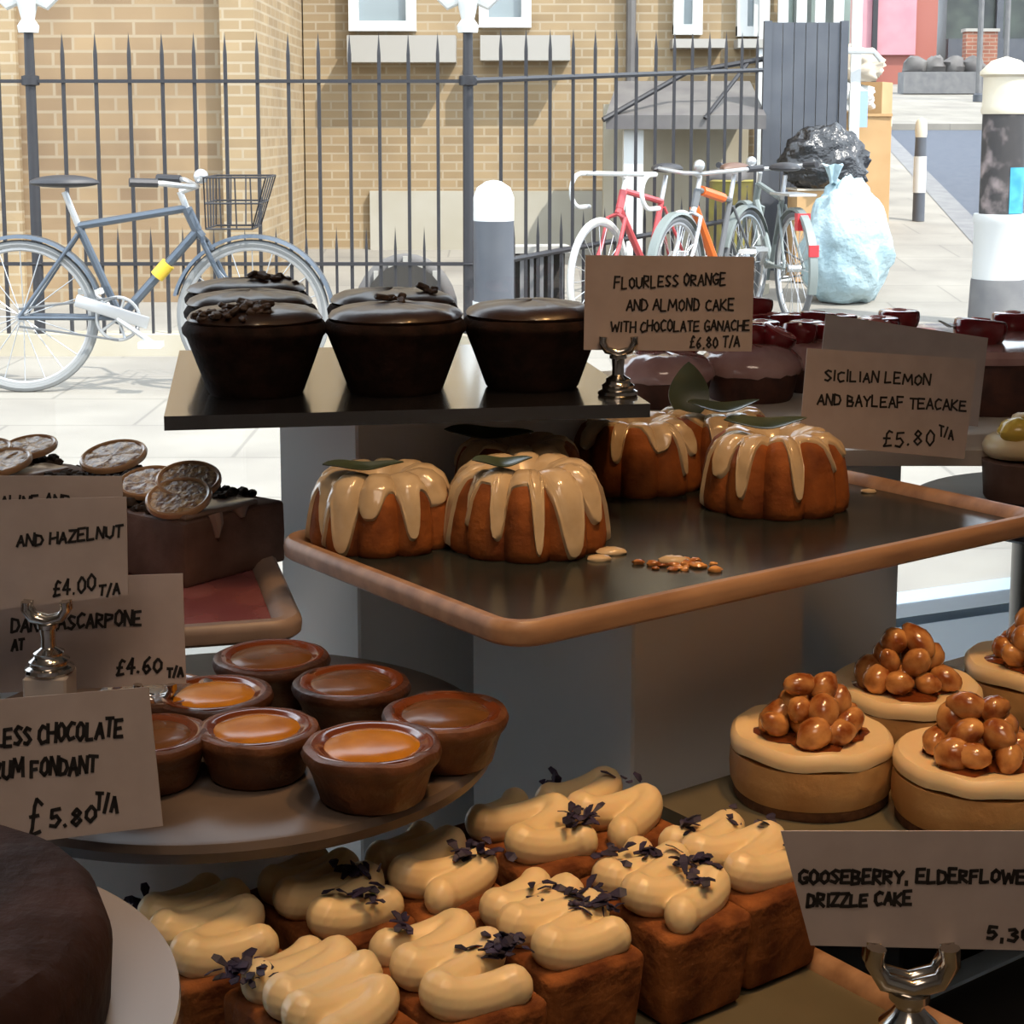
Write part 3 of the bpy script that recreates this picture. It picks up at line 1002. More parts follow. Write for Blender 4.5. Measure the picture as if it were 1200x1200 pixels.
cth = thing('counter', (Pc.x, Pc.y, .02), 'black counter under the cake trays in the foreground with a pale blue back edging', 'counter', rz=UA)
MB().box((-.175, -.45, CZ - .04), (1.55, .9, .04)).build('countertop', M['counter'], cth, smooth=False)
MB().box((-.175, .008, CZ - .039), (1.55, .0155, .042)).build('edging', M['frame_blue_sky_tint'], cth, smooth=False)
MB().box((-.175, -.45, (CZ - .06) / 2), (1.45, .8, CZ - .061)).build('base_cabinet', M['counter'], cth, smooth=False)
BZ = 0.50
q0 = Pc + U * -.95 + V * .018
q1 = Pc + U * .6 + V * .018
w0 = WP + E1 * -1.45 - E2 * .06
w1 = WP + E1 * .9 - E2 * .06
wb = MB().prism([q0.to_2d(), q1.to_2d(), w1.to_2d(), w0.to_2d()], BZ - .03, BZ).build('trim_1', M['frame_blue_sky_tint'], smooth=False)  # white window board; its pale blue stands for sky light
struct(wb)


# ------------------------------------------------------------------ white display plinths
def plinth(name, c, w, d, z0, z1, rz, label, m='paint', cat='plinth'):
    o = MB().rbox((w, d, z1 - z0), .0015, 1, T(0, 0, (z1 - z0) / 2)).build(name, M[m], smooth=False, loc=(c[0], c[1], z0), rz=rz)
    return tag(o, label, cat)


P1c = Vector((-.097, 1.048, 0))
c = P1c + U * .11 + V * .05
plinth('display_plinth', c, .22, .10, BZ, .8764, UA, 'white box plinth holding up the black slate board')
P2c = at(750, 800, y=.914)
c = P2c + U * .068 + V * .084
plinth('display_plinth', c, .136, .156, BZ, .8025, UA, 'large white box plinth under the dark tray of glazed bundts')
P3c = Vector((.304, 1.305, 0))
c = P3c - U * .10 + V * .08
plinth('display_plinth', c, .20, .16, BZ, .796, UA, 'white box plinth under the pale board, right of the large one')

# ------------------------------------------------------------------ trays


def rr(w, d, r, ins, n=7):
    pts = []
    r2 = max(r - ins, .001)
    for cx, cy, a0 in ((w - r, d - r, 0), (r, d - r, 90), (r, r, 180), (w - r, r, 270)):
        for i in range(n + 1):
            a = R(a0 + 90 * i / n)
            pts.append((cx + r2 * math.cos(a), cy + r2 * math.sin(a)))
    return pts


def tray(name, loc, rz, w, d, r, rimw, h, m_rim, m_surf, label, surf_name='surface'):
    t = thing(name, loc, label, 'tray', rz=rz)
    prof = [(.003, 0), (.0005, .002), (0, h * .6), (.0008, h * .85), (.003, h), (rimw * .6, h * .98), (rimw * .85, h * .8), (rimw, h * .5), (rimw + .001, h * .2)]
    vs = []
    fs = []
    loops = []
    for ins, z in prof:
        loops.append([(x, y, z) for x, y in rr(w, d, r, ins)])
    n = len(loops[0])
    for lp in loops:
        vs += lp
    for a in range(len(loops)):
        b = (a + 1) % len(loops)
        for i in range(n):
            j = (i + 1) % n
            fs.append((a * n + i, a * n + j, b * n + j, b * n + i))
    MB().add(vs, fs).build('rim', M[m_rim], t)
    MB().prism(rr(w, d, r, rimw + .0004), .001, h * .5).build(surf_name, M[m_surf], t, smooth=False)
    return t


TZ = 1.05 - .247
N0 = at(600, 738, z=TZ + .012)
tray('cake_tray', (N0.x, N0.y, TZ), UA, .415, .238, .022, .013, .0125, 'wood', 'tray_dark', 'large dark glazed tray with a brown wooden rim holding the bundt cakes')
TS = TZ + .0063

# ------------------------------------------------------------------ black slate board and the chocolate cakes
SZ = 1.05 - .165
b0 = at(192, 488, z=SZ)
b1_ = at(762, 473, z=SZ)
yaw = math.atan2(b1_.y - b0.y, b1_.x - b0.x)
bw = (b1_ - b0).length
sb = MB().box((bw / 2, .15, -.0042), (bw, .30, .0084)).build('slate_board', M['slate'], smooth=False, loc=(b0.x, b0.y, SZ), rz=yaw)
tag(sb, 'black slate board carrying the dark chocolate cakes', 'board')


def choc_body():
    prof = [(0, 0), (.0285, 0), (.030, .002), (.0365, .022), (.0425, .041), (.0448, .0440), (.0452, .0475), (.0430, .0515), (.037, .0535), (.0, .055)]
    return MB().lathe(prof, 44, lambda a, r, z: (1 + (.014 * mnoise.noise(Vector((3 * math.cos(a), 3 * math.sin(a), z * 60)))) + (.006 * math.sin(22 * a) if .003 < z < .04 else 0), 0))


def choc_ganache(seed):
    def f(a, r, z):
        n = mnoise.noise(Vector((2 * math.cos(a) + seed, 2 * math.sin(a), 0)))
        return (1 + .05 * n, .0012 * n)
    return MB().lathe([(.036, .0510), (.0412, .0518), (.0425, .0540), (.0405, .0572), (.034, .0605), (.020, .0630), (0, .0638)], 44, f)


def shavings(seed, n, cx, cy, spread):
    rnd = random.Random(seed)
    mb = MB()
    for i in range(n):
        a = rnd.uniform(0, 2 * PI)
        d = spread * rnd.random() ** .6
        x, y = cx + d * math.cos(a) * 1.5, cy + d * math.sin(a)
        rad = math.hypot(x, y)
        if rad > .041:
            x, y = x * .041 / rad, y * .041 / rad
            rad = .041
        z = .0638 - .008 * (rad / .041) ** 3 + rnd.uniform(0, .004)
        s = rnd.uniform(.0024, .0058)
        mb.rbox((s * 1.7, s, s * .8), s * .2, 1, T(x, y, z) @ RZ(rnd.uniform(0, 6)) @ RX(rnd.uniform(-.6, .6)) @ RY(rnd.uniform(-.6, .6)))
    return mb


def choc_cake(loc, label, seed, crumbs, rz):
    t = thing('chocolate_cake', loc, label, 'cake', 'dark chocolate cakes on the slate board', rz=rz)
    t.scale.z = .88
    choc_body().build('sponge', M['choc_sponge'], t)
    choc_ganache(seed).build('ganache', M['ganache'], t)
    if crumbs:
        shavings(seed, *crumbs).build('chocolate_shavings', M['crumbs'], t)
    return t


def onboard(px, py, z, r):
    return at(px, py, z=z) + Vector((0, r, 0))


f1 = onboard(292, 469, SZ, .030)
f2 = onboard(460, 466, SZ, .030)
f3 = onboard(624, 461, SZ, .030)
bu = Vector((math.cos(yaw), math.sin(yaw), 0))
bvv = Vector((-math.sin(yaw), math.cos(yaw), 0))
choc_cake(f1, 'front-left chocolate cake with a heap of shavings spilling over its front', 1.0, (46, -.012, -.026, .017), 0)
choc_cake(f2, 'middle chocolate cake of the front row with smooth ganache', 4.0, (6, .0, .01, .01), 0)
choc_cake(f3, 'chocolate cake nearest the tall price card holder, smooth ganache', 7.0, None, 0)
choc_cake(f1 + Vector((-.017, .094, .0)), 'chocolate cake directly behind the one with spilled shavings', 9.0, None, 1)
choc_cake(f1 + Vector((-.034, .188, .0)), 'hindmost chocolate cake of the left row with shavings at its right edge', 12.0, (30, .018, .0, .012), 0)
choc_cake(f2 + Vector((-.008, .096, .0)), 'chocolate cake behind the middle one of the front row', 15.0, (7, -.016, -.018, .006), 2)

# ------------------------------------------------------------------ bundt cakes
BP = [(.008, .030), (.0115, .039), (.017, .0447), (.0245, .0472), (.032, .0462), (.0385, .0415), (.0428, .033), (.0452, .0205), (.0465, .008), (.0458, .002), (.044, 0)]
_L = [0]
for (r0, z0), (r1, z1) in zip(BP, BP[1:]):
    _L.append(_L[-1] + math.hypot(r1 - r0, z1 - z0))


def bp(s):
    d = s * _L[-1]
    for i in range(len(BP) - 1):
        if d <= _L[i + 1] or i == len(BP) - 2:
            q = (d - _L[i]) / (_L[i + 1] - _L[i])
            return BP[i][0] + (BP[i + 1][0] - BP[i][0]) * q, BP[i][1] + (BP[i + 1][1] - BP[i][1]) * q


NF = 10


def bsurf(a, s, off=0.0):
    r, z = bp(s)
    r1, z1 = bp(min(s + .02, 1))
    r0, z0 = bp(max(s - .02, 0))
    tr, tz = r1 - r0, z1 - z0
    l = math.hypot(tr, tz) or 1
    nr, nz = -tz / l, tr / l
    if nz < -.5:
        nr, nz = -nr, -nz
    amp = max(0, min(1, (r - .012) / .022))
    g = 1 - abs(math.sin(NF * a / 2))
    k = 1 - .115 * amp * g ** 1.7
    z = z - .0035 * g ** 1.7 * amp * (1 if z > .036 else max(0, (z - .02) / .016))
    rr_ = r * k + nr * off
    return Vector((rr_ * math.cos(a), rr_ * math.sin(a), z + nz * off))


def bundt_body():
    n, m = 120, 34
    vs = [bsurf(2 * PI * i / n, j / (m - 1)) for i in range(n) for j in range(m)]
    fs = [(i * m + j, ((i + 1) % n) * m + j, ((i + 1) % n) * m + j + 1, i * m + j + 1) for i in range(n) for j in range(m - 1)]
    fs.append(tuple(i * m for i in range(n)))
    fs.append(tuple(i * m + m - 1 for i in reversed(range(n))))
    return MB().add(vs, fs)


def bundt_glaze(drips, base=.47, seed=0):
    """drips: (angle in degrees, length 0..1, half-width in degrees)"""
    n, m = 240, 30

    def ln(a):
        s = base + .035 * math.sin(3 * a + seed) + .03 * mnoise.noise(Vector((2.5 * math.cos(a), 2.5 * math.sin(a), seed)))
        best = s
        for d, l, w in drips:
            x = math.atan2(math.sin(a - R(d)), math.cos(a - R(d))) / R(w * .82)
            q = s + (l - s) * math.exp(-(abs(x) ** 3.2))
            best = max(best, q)
        return min(best, .985)
    vs = []
    for i in range(n):
        a = 2 * PI * i / n
        L_ = ln(a)
        for j in range(m):
            q = j / (m - 1)
            s = .03 + (L_ - .03) * q
            off = .0017
            if L_ > base + .12:
                off += .0008 * math.exp(-((q - .95) / .08) ** 2)
            e = (1 - q) * L_ / .03
            off = off * min(1, e) ** .5 if e < 1 else off
            off = off - (.0006 if j == m - 1 else 0)
            vs.append(bsurf(a, s, off))
    fs = [(i * m + j, ((i + 1) % n) * m + j, ((i + 1) % n) * m + j + 1, i * m + j + 1) for i in range(n) for j in range(m - 1)]
    return MB().add(vs, fs)


def leaf(length, width, curl, mx):
    n = 14
    vs = []
    fs = []
    for i in range(n + 1):
        t = i / n
        x = (t - .5) * length
        w = width * (math.sin(PI * t ** .8)) ** .8 / 2 + .0002
        z = curl * (4 * (t - .5) ** 2) + .0007 * math.sin(9 * t)
        for y, dz in ((-w, .25 * w), (0, 0), (w, .25 * w)):
            vs.append((x, y, z + dz))
        for y, dz in ((w, .25 * w), (0, 0), (-w, .25 * w)):
            vs.append((x, y, z + dz - .0007))
    for i in range(n):
        for j in range(6):
            a, b = i * 6 + j, i * 6 + (j + 1) % 6
            fs.append((a, a + 6, b + 6, b))
    fs.append(tuple(range(6)))
    fs.append(tuple(n * 6 + k for k in reversed(range(6))))
    return MB().add(vs, fs, mx)


BG = 'glazed bundts with bay leaves on the dark tray'
bundt_mesh = None


def bundt(loc, sc, label, drips, leaves, seed, base=.47, rz=0.0):
    global bundt_mesh
    t = thing('bundt_cake', loc, label, 'cake', BG, rz=rz, sc=sc)
    o = bundt_body().build('sponge', M['bundt'], t)
    if bundt_mesh:
        o.data = bundt_mesh
    bundt_mesh = o.data
    bundt_glaze(drips, base, seed).build('glaze', M['glaze'], t)
    for lf in leaves:
        leaf(*lf).build('bay_leaf', M['leaf'], t)
    return t


rB = .0455
pB = onboard(618, 661, TS, rB)
bundt(pB, 1.02, 'front bundt with long glaze drips in the middle of the dark tray',
      [(-162, .97, 9), (-140, .80, 7), (-112, .86, 7), (-82, .95, 6), (-57, .985, 14), (-30, .80, 9), (-8, .96, 8), (30, .7, 12), (75, .8, 10), (120, .9, 9), (160, .75, 10)],
      [(.034, .014, .003, T(-.014, -.022, .0515) @ RZ(R(10)) @ RX(R(10)))], 1.0, .46)
pA = onboard(442, 655, TS, rB - .004)
bundt(pA, .93, 'bundt on the left corner of the dark tray, almost covered in glaze',
      [(-170, .96, 10), (-140, .96, 10), (-118, .985, 12), (-96, .72, 14), (-62, .88, 9), (-30, .66, 14), (0, .8, 9), (50, .8, 12), (110, .85, 10), (150, .7, 12)],
      [(.050, .017, .003, T(-.010, -.020, .0515) @ RZ(R(8)) @ RX(R(6)))], 2.3, .54)
pD = onboard(920, 611, TS, rB)
bundt(pD, 1.03, 'right-hand bundt with pointed glaze drips, below the lemon price card',
      [(-172, .98, 8), (-150, .74, 10), (-124, .86, 8), (-80, .86, 9), (-42, .68, 9), (-20, .60, 8), (40, .7, 10), (90, .8, 10), (140, .8, 10)],
      [(.052, .013, .004, T(-.008, -.008, .0530) @ RZ(R(6)) @ RX(R(22)))], 3.1, .42)
pC = onboard(750, 585, TS, rB - .002)
bundt(pC, .98, 'bundt behind the two middle ones with short glaze drips',
      [(-150, .64, 9), (-112, .72, 8), (-70, .62, 16), (-48, .84, 7), (-30, .7, 8), (30, .7, 10), (90, .8, 10), (140, .8, 10)],
      [(.044, .014, .004, T(-.024, -.018, .0515) @ RZ(R(6)))], 4.4, .40)
pE = Vector((pB.x - .004, pB.y + .094, TS))
bundt(pE, .95, 'bundt half hidden behind the front one with a long leaf on top',
      [(-150, .7, 10), (-90, .75, 10), (-40, .7, 10), (30, .8, 10), (100, .8, 10), (160, .7, 10)],
      [(.060, .015, .003, T(-.020, -.014, .0535) @ RZ(R(-10)) @ RX(R(20)))], 5.2, .42)
pF = Vector((pD.x - .030, pD.y + .090, TS))
bundt(pF, 1.0, 'hindmost bundt with an upright pointed leaf, behind the right-hand one',
      [(-150, .7, 10), (-90, .75, 10), (-40, .7, 10), (30, .8, 10), (100, .8, 10), (160, .7, 10)],
      [(.040, .028, .002, T(-.016, .006, .060) @ RX(R(78)) @ RZ(R(90))), (.05, .014, .006, T(.004, -.024, .0525) @ RZ(R(8)) @ RX(R(20)))], 6.6, .42)
# spilled glaze and crumbs on the tray
for px, py, s, lab in ((716, 648, 1.0, 'small blob of spilled glaze right of the front bundt'), (702, 656, .8, 'flat glaze drip at the foot of the front bundt'),
                       (1018, 577, .6, 'tiny white glaze spot beside the right-hand bundt')):
    q = at(px, py, z=TS)
    o = MB().blob((.009 * s, .006 * s, .0028 * s), 14, 8, .15, 3, px, T(0, 0, .0008)).build('glaze_blob', M['glaze'], loc=q)
    tag(o, lab, 'glaze blob')
q = at(795, 663, z=TS)
mb = MB()
rnd = random.Random(3)
for i in range(26):
    s = rnd.uniform(.0012, .003)
    mb.blob((s * 1.5, s, s * .7), 8, 6, .3, 3, i, T(rnd.gauss(0, .010), rnd.gauss(0, .005), s * .4))
cr = mb.build('cake_crumbs', M['nut'], loc=q)
cr['kind'] = 'stuff'
tag(cr, 'brown crumbs scattered on the dark tray before the front bundt', 'crumbs')
o = MB().blob((.009, .005, .003), 14, 8, .2, 3, 4, T(0, 0, .001)).build('glaze_blob', M['glaze'], loc=at(789, 659, z=TS + .001))
tag(o, 'glaze blob lying among the brown crumbs on the tray', 'glaze blob')

# ------------------------------------------------------------------ stone plate with the tarts
PZ = .75
PC = Vector((-.145, .822, 0))
sp_ = tag(MB().lathe([(0, -.011), (.130, -.011), (.1355, -.009), (.137, -.004), (.1355, -.0006), (.133, 0), (0, 0)], 90).build('stone_plate', M['stone_plate'], loc=(PC.x, PC.y, PZ)),
          'round brown stone plate carrying the caramel tarts', 'plate')
tag(MB().lathe([(0, 0), (.085, 0), (.085, PZ - .0115 - BZ), (0, PZ - .0115 - BZ)], 40).build('plate_stand', M['paint'], loc=(PC.x - .045, PC.y + .02, BZ)),
    'pale round stand beneath the brown stone plate', 'stand')


def tart(px, py, label, sc, shell_m, fill_m, seed, hz=.022):
    zt = PZ + hz * sc
    q = at(px, py, z=zt)
    t = thing('caramel_tart', (q.x, q.y, PZ), label, 'tart', 'caramel tarts on the stone plate', rz=seed, sc=sc)
    f = lambda a, r, z: (1 + .022 * mnoise.noise(Vector((3 * math.cos(a) + seed, 3 * math.sin(a), z * 40))), (.0012 * mnoise.noise(Vector((2 * math.cos(a), 2 * math.sin(a), seed))) if z > .015 else 0))
    prof = [(0, 0), (.0205, 0), (.0225, .0015), (.0255, .012), (.0272, .016), (.0292, .0185), (.0300, .0212), (.0290, .0236), (.0268, .0246), (.0240, .0240), (.0218, .0222), (.0205, .0205), (0, .019)]
    MB().lathe(prof, 48, f).build('pastry_shell', M[shell_m], t)
    MB().lathe([(.0200, .0205), (.0205, .0232), (.0225, .0240), (.0250, .0247), (.0262, .0244), (.0262, .0225)], 48, lambda a, r, z: (1 + .02 * mnoise.noise(Vector((3 * math.cos(a) + seed, 3 * math.sin(a), 9))), 0), close=False).build('caramelised_edge', M['caramel_dark'], t)
    g = lambda a, r, z: (1 + .05 * mnoise.noise(Vector((2 * math.cos(a) + seed, 2 * math.sin(a), 5))), 0)
    MB().lathe([(.0212, .0205), (.0216, .0222), (.0195, .0236), (.014, .0247), (.006, .0252), (0, .0253)], 48, g).build('filling', M[fill_m], t)
    return t


tart(436, 876, 'nearest tart with a bright orange caramel top', 1.06, 'pastry', 'caramel', 0.4)
tart(301, 856, 'tart with a shiny amber top, left of the bright orange one', .98, 'pastry', 'caramel', 1.7)
tart(522, 838, 'tall tart at the right edge of the stone plate with a dull brown top', 1.02, 'pastry', 'caramel_brown', 2.9)
tart(412, 802, 'tart with a wrinkled dark rim behind the bright orange one', 1.0, 'pastry_dark', 'caramel_brown', 3.6)
tart(250, 816, 'tart with two glints on its amber top beside the mascarpone card', 1.0, 'pastry_dark', 'caramel', 4.4)
tart(318, 772, 'hindmost tart with a smooth chocolate-brown top', 1.04, 'pastry_dark', 'caramel_brown', 5.5)
tart(172, 864, 'tart mostly hidden behind the chocolate fondant card', .98, 'pastry', 'caramel_brown', 6.1)
tart(185, 812, 'tart under the lower edge of the mascarpone card', .98, 'pastry_dark', 'caramel_brown', 7.3)

# ------------------------------------------------------------------ left stoneware tray and the hazelnut cake slices
LZ = 1.05 - .282
lc = at(359, 727, z=LZ + .012)
la = R(14)
lu = Vector((math.cos(la), math.sin(la), 0))
lv = Vector((-math.sin(la), math.cos(la), 0))
lo_ = lc - lu * .34
tray('cake_tray', (lo_.x, lo_.y, LZ), la, .34, .30, .02, .016, .012, 'rim_grey', 'tray_pink', 'stoneware tray with a dull pink surface under the hazelnut cake slices')
LS = LZ + .006
plinth('display_plinth', lc - lu * .19 + lv * .20, .16, .16, BZ, LZ - .0005, la, 'grey-white box plinth under the pink stoneware tray')


def candied(name, parent, mx, r=.019):
    o = MB().torus(r, .0018, 36, 8, mx, 1.3).build(name, M['slice_rind'], parent)
    mb = MB().lathe([(0, -.0012), (r, -.001), (r, .0008), (r * .75, .0017), (r * .45, .0012), (0, .0016)], 36, lambda a, rr_, z: (1, .0012 * mnoise.noise(Vector((rr_ * 300 * math.cos(a), rr_ * 300 * math.sin(a), r * 900))) if z > 0 else 0), mx)
    mb.build('flesh', M['slice_flesh'], o)
    return o


def nut_slab(px, py, label, w, d, slices, rz, drip=True):
    q = at(px, py, z=LS)
    t = thing('hazelnut_cake_slice', q, label, 'cake', 'hazelnut cake slices on the pink tray', rz=rz)
    MB().rbox((w, d, .040), .0025, 2, T(w / 2, d / 2, .020), jit=.0012, cuts=3).build('sponge', M['nutcake'], t)
    mb = MB()
    rnd = random.Random(int(px))
    for i in range(130):
        x, y = rnd.uniform(.004, w - .003), rnd.uniform(d * .3, d)
        s = rnd.uniform(.002, .0045)
        mb.blob((s, s, s * .8), 7, 5, .3, 2, i, T(x, y, .0405 + rnd.uniform(0, .003)))
    for i in range(40):
        s = rnd.uniform(.002, .004)
        mb.blob((s, s, s), 7, 5, .3, 2, i, T(w + rnd.uniform(-.001, .001), rnd.uniform(d * .2, d), rnd.uniform(.004, .04)))
    mb.build('crumb_crust', M['crust'], t)
    mb = MB().rbox((w * .72, d * .34, .004), .0018, 2, T(w * .42, d * .22, .0415), jit=.0008, cuts=2)
    if drip:
        mb.tube([(w * .30, .001, .0415), (w * .30, -.0012, .036), (w * .30, -.001, .027)], [.005, .004, .0012], 8)
        mb.tube([(w * .55, .001, .0415), (w * .55, -.0012, .036)], [.006, .002], 8)
    mb.build('icing', M['mocha'], t)
    for k, (x, y, z, rx, ry, r) in enumerate(slices):
        candied('candied_slice', t, T(x, y, z) @ RX(R(rx)) @ RY(R(ry)), r)
    return t


ga = R(52)
nut_slab(218, 690, 'hazelnut cake slice at the tray corner with overlapping candied slices and a dark crust', .084, .085,
         [(.017, .024, .0500, 12, -20, .019), (.034, .034, .0570, 16, -16, .019), (.030, .066, .052, 10, -14, .019)], ga)
q = at(218, 690, z=LS)
gu = Vector((math.cos(ga), math.sin(ga), 0))
gv = Vector((-math.sin(ga), math.cos(ga), 0))


def pix(v):
    d = v - Vector((0, 0, CAMZ))
    zc = d.dot(_FW)
    return 600 + FPX * d.x / zc, 435 - FPX * d.dot(_UP) / zc


q2 = q + gv * .100 + gu * .008
nut_slab(*pix(q2), 'hazelnut cake slice behind the corner one with one candied slice standing highest', .085, .07,
         [(.048, .034, .057, 6, -16, .021)], ga)
q3 = q + gv * .180 + gu * .0
nut_slab(*pix(q3), 'hazelnut cake slice at the left frame edge with golden candied slices', .075, .085,
         [(.02, .03, .049, 4, -14, .02), (.03, .066, .051, 6, -12, .02), (.055, .045, .053, 5, -12, .018)], ga, False)

# ------------------------------------------------------------------ front tray and the iced loaf cakes
FZ = 1.05 - .402
rim_a = at(1005, 1132, z=FZ + .012)
fo = rim_a - U * .36 - V * .30
tray('cake_tray', (fo.x, fo.y, FZ), UA, .36, .36, .02, .012, .0125, 'wood', 'tray_olive', 'olive glazed front tray with an orange wooden rim under the iced loaves')
FS = FZ + .0063
sup = MB().box((0, 0, (FZ - CZ) / 2), (.26, .26, FZ - CZ - .001), 0).build('tray_riser', M['counter'], smooth=False, loc=fo + U * .18 + V * .18 + Vector((0, 0, CZ - fo.z)), rz=UA)
tag(sup, 'black riser block under the front tray of iced loaves', 'riser')
LW, LL, LH = .049, .072, .043
loaf_mesh = []


def squiggle(seed, lobes, amp, flip):
    rnd = random.Random(seed)
    pts = []
    rad = []
    lobes += 1
    n = lobes * 12
    for i in range(n + 1):
        t = i / n
        ph = .16 * PI + PI * (lobes - .32) * t
        y = .0272 - .0544 * t
        env = amp * (.68 + .32 * math.sin(PI * min(1, max(0, .10 + t * .8))))
        x = env * math.tanh(1.25 * math.sin(ph + PI / 2)) / .85 * (-1 if flip else 1) + .0012 * math.sin(5 * t + seed)
        y += .0012 * math.sin(11 * t + seed)
        pts.append((x, y + x * .12, LH + .0040 + .0035 * math.sin(PI * t) + .0015 * math.cos(2 * ph)))
        rad.append(.0074)
    a, b = Vector(pts[0]), Vector(pts[-1])
    d0 = (a - Vector(pts[1])).normalized()
    d1 = (b - Vector(pts[-2])).normalized()
    r = .0074
    pts = [a + d0 * r * .98, a + d0 * r * .8, a + d0 * r * .45] + pts + [b + d1 * r * .45, b + d1 * r * .8, b + d1 * r * .98]
    rad = [r * .15, r * .6, r * .89] + rad + [r * .89, r * .6, r * .15]
    return MB().tube(pts, rad, 14, flat=1.15, up=(0, 0, 1))


def petals(seed, spots):
    rnd = random.Random(seed)
    mb = MB()
    for cx, cy, cz, n, sp in spots:
        for i in range(n):
            l = rnd.uniform(.004, .0085)
            w = rnd.uniform(.0013, .0024)
            p0 = Vector((cx + rnd.gauss(0, sp), cy + rnd.gauss(0, sp), cz + rnd.uniform(-.001, .003)))
            d = Vector((rnd.gauss(0, 1), rnd.gauss(0, 1), rnd.gauss(.10, .25))).normalized()
            s = d.cross(Vector((rnd.gauss(0, .4), rnd.gauss(0, .4), 1))).normalized()
            u2 = s.cross(d)
            k = len(mb.v)
            c1, c2, c3 = p0, p0 + d * l * .6 + u2 * .0006, p0 + d * l
            ring = []
            for cc, ww in ((c1, w * .35), (c2, w), (c3, w * .6)):
                ring += [cc - s * ww + u2 * .0002, cc + s * ww + u2 * .0002, cc + s * ww - u2 * .0002, cc - s * ww - u2 * .0002]
            mb.add(ring, [(0, 1, 5, 4), (1, 2, 6, 5), (2, 3, 7, 6), (3, 0, 4, 7), (4, 5, 9, 8), (5, 6, 10, 9), (6, 7, 11, 10), (7, 4, 8, 11), (3, 2, 1, 0), (8, 9, 10, 11)])
    return mb


def loaf(px, py, label, seed, lobes, flip, spots, amp=.0175, sc=1.07):
    q = at(px, py, z=FS + (LH + .005) * sc)
    t = thing('iced_loaf_cake', (q.x, q.y, FS), label, 'cake', 'iced loaf cakes on the front tray', rz=UA + R(random.Random(seed).uniform(-4, 4)), sc=sc)
    MB().rbox((LW, LL, LH), .005, 3, T(0, 0, LH / 2), taper=.86, jit=.0011, cuts=2).build('sponge', M['loaf'], t)
    ic = squiggle(seed, lobes, amp, flip).build('icing', M['cream'], t, auto=180)
    rm = ic.modifiers.new('blend', 'REMESH')
    rm.mode = 'VOXEL'
    rm.voxel_size = .0009
    rm.use_smooth_shade = True
    sm = ic.modifiers.new('soften', 'SMOOTH')
    sm.iterations = 1
    sm.factor = .5
    for k, sp in enumerate(spots):
        petals(seed + k * 31, [sp]).build('petals', M['petal'], t, smooth=False)
    return t


ZP = LH + .0135
loaf(240, 1085, 'leftmost iced loaf, its icing bare except at the back end', 1, 5, False, [(-.013, .030, ZP - .008, 14, .003)])
loaf(382, 1046, 'iced loaf second from the left in the back row, petals near its front end', 2, 5, False, [(.009, -.010, ZP, 26, .0035), (-.004, -.022, ZP, 6, .003), (.006, -.029, ZP - .002, 6, .003)])
loaf(504, 1016, 'iced loaf in the middle of the back row with petals on its right corner', 3, 4, False, [(.014, -.017, ZP, 30, .0035)])
loaf(618, 971, 'iced loaf fourth along the back row, petals on its right end', 4, 3, False, [(.014, -.020, ZP, 30, .0032)])
loaf(708, 946, 'hindmost iced loaf against the white plinth, its icing warm yellow', 5, 3, True, [(-.010, .028, ZP - .006, 14, .003), (.016, .006, ZP, 4, .003)])
loaf(376, 1164, 'nearest iced loaf at the bottom edge with petals at its back corner', 6, 6, False, [(-.019, .024, ZP - .003, 40, .0045)])
loaf(526, 1132, 'iced loaf second along the front row with a petal cluster and one stray', 7, 4, True, [(.015, -.014, ZP, 40, .0042), (-.006, .022, ZP, 8, .0022)])
loaf(644, 1078, 'iced loaf in the middle of the front row with a large petal cluster', 8, 5, False, [(.013, -.008, ZP, 40, .0045), (.017, -.020, ZP - .001, 8, .003), (-.002, .008, ZP, 3, .002)])
loaf(772, 1036, 'iced loaf fourth along the front row with petals in three places', 9, 4, False, [(.014, -.012, ZP, 24, .004), (.004, .012, ZP, 10, .0025), (-.012, .018, ZP, 9, .003), (.005, -.022, ZP, 7, .003)])
loaf(860, 1000, 'iced loaf at the right end beside the gooseberry card', 10, 4, True, [(-.012, .018, ZP, 9, .002), (.012, .016, ZP, 5, .003), (.018, -.004, ZP - .002, 14, .003), (.014, -.027, ZP - .002, 6, .002)])

# ------------------------------------------------------------------ cheesecakes
KZ = 1.05 - .357
kc = at(753, 937, z=KZ)
kb_ = MB().prism([tuple(p) for p in poly_uv(kc, [(.003, -.002), (.003, -.165), (.40, -.165), (.40, .06), (.150, .06), (.150, -.002)])], KZ - .008, KZ)
o = kb_.build('cake_board', M['tray_olive'], smooth=False)
tag(o, 'olive glazed board under the nut-topped cheesecakes', 'board')
kp = Pc + U * ((kc + U * .22 - Pc).dot(U)) + V * .085
plinth('board_riser', kp, .18, .12, BZ, KZ - .0085, UA, 'dark riser block under the cheesecake board', 'counter', 'riser')
nut_src = []


def nut_mesh():
    def f(p, d):
        k = 1 + .22 * max(0, d.z) ** 3
        return Vector((p.x, p.y, p.z * k))
    return MB().blob((.0078, .0078, .0080), 14, 10, .07, 2, 1.0, None, f)


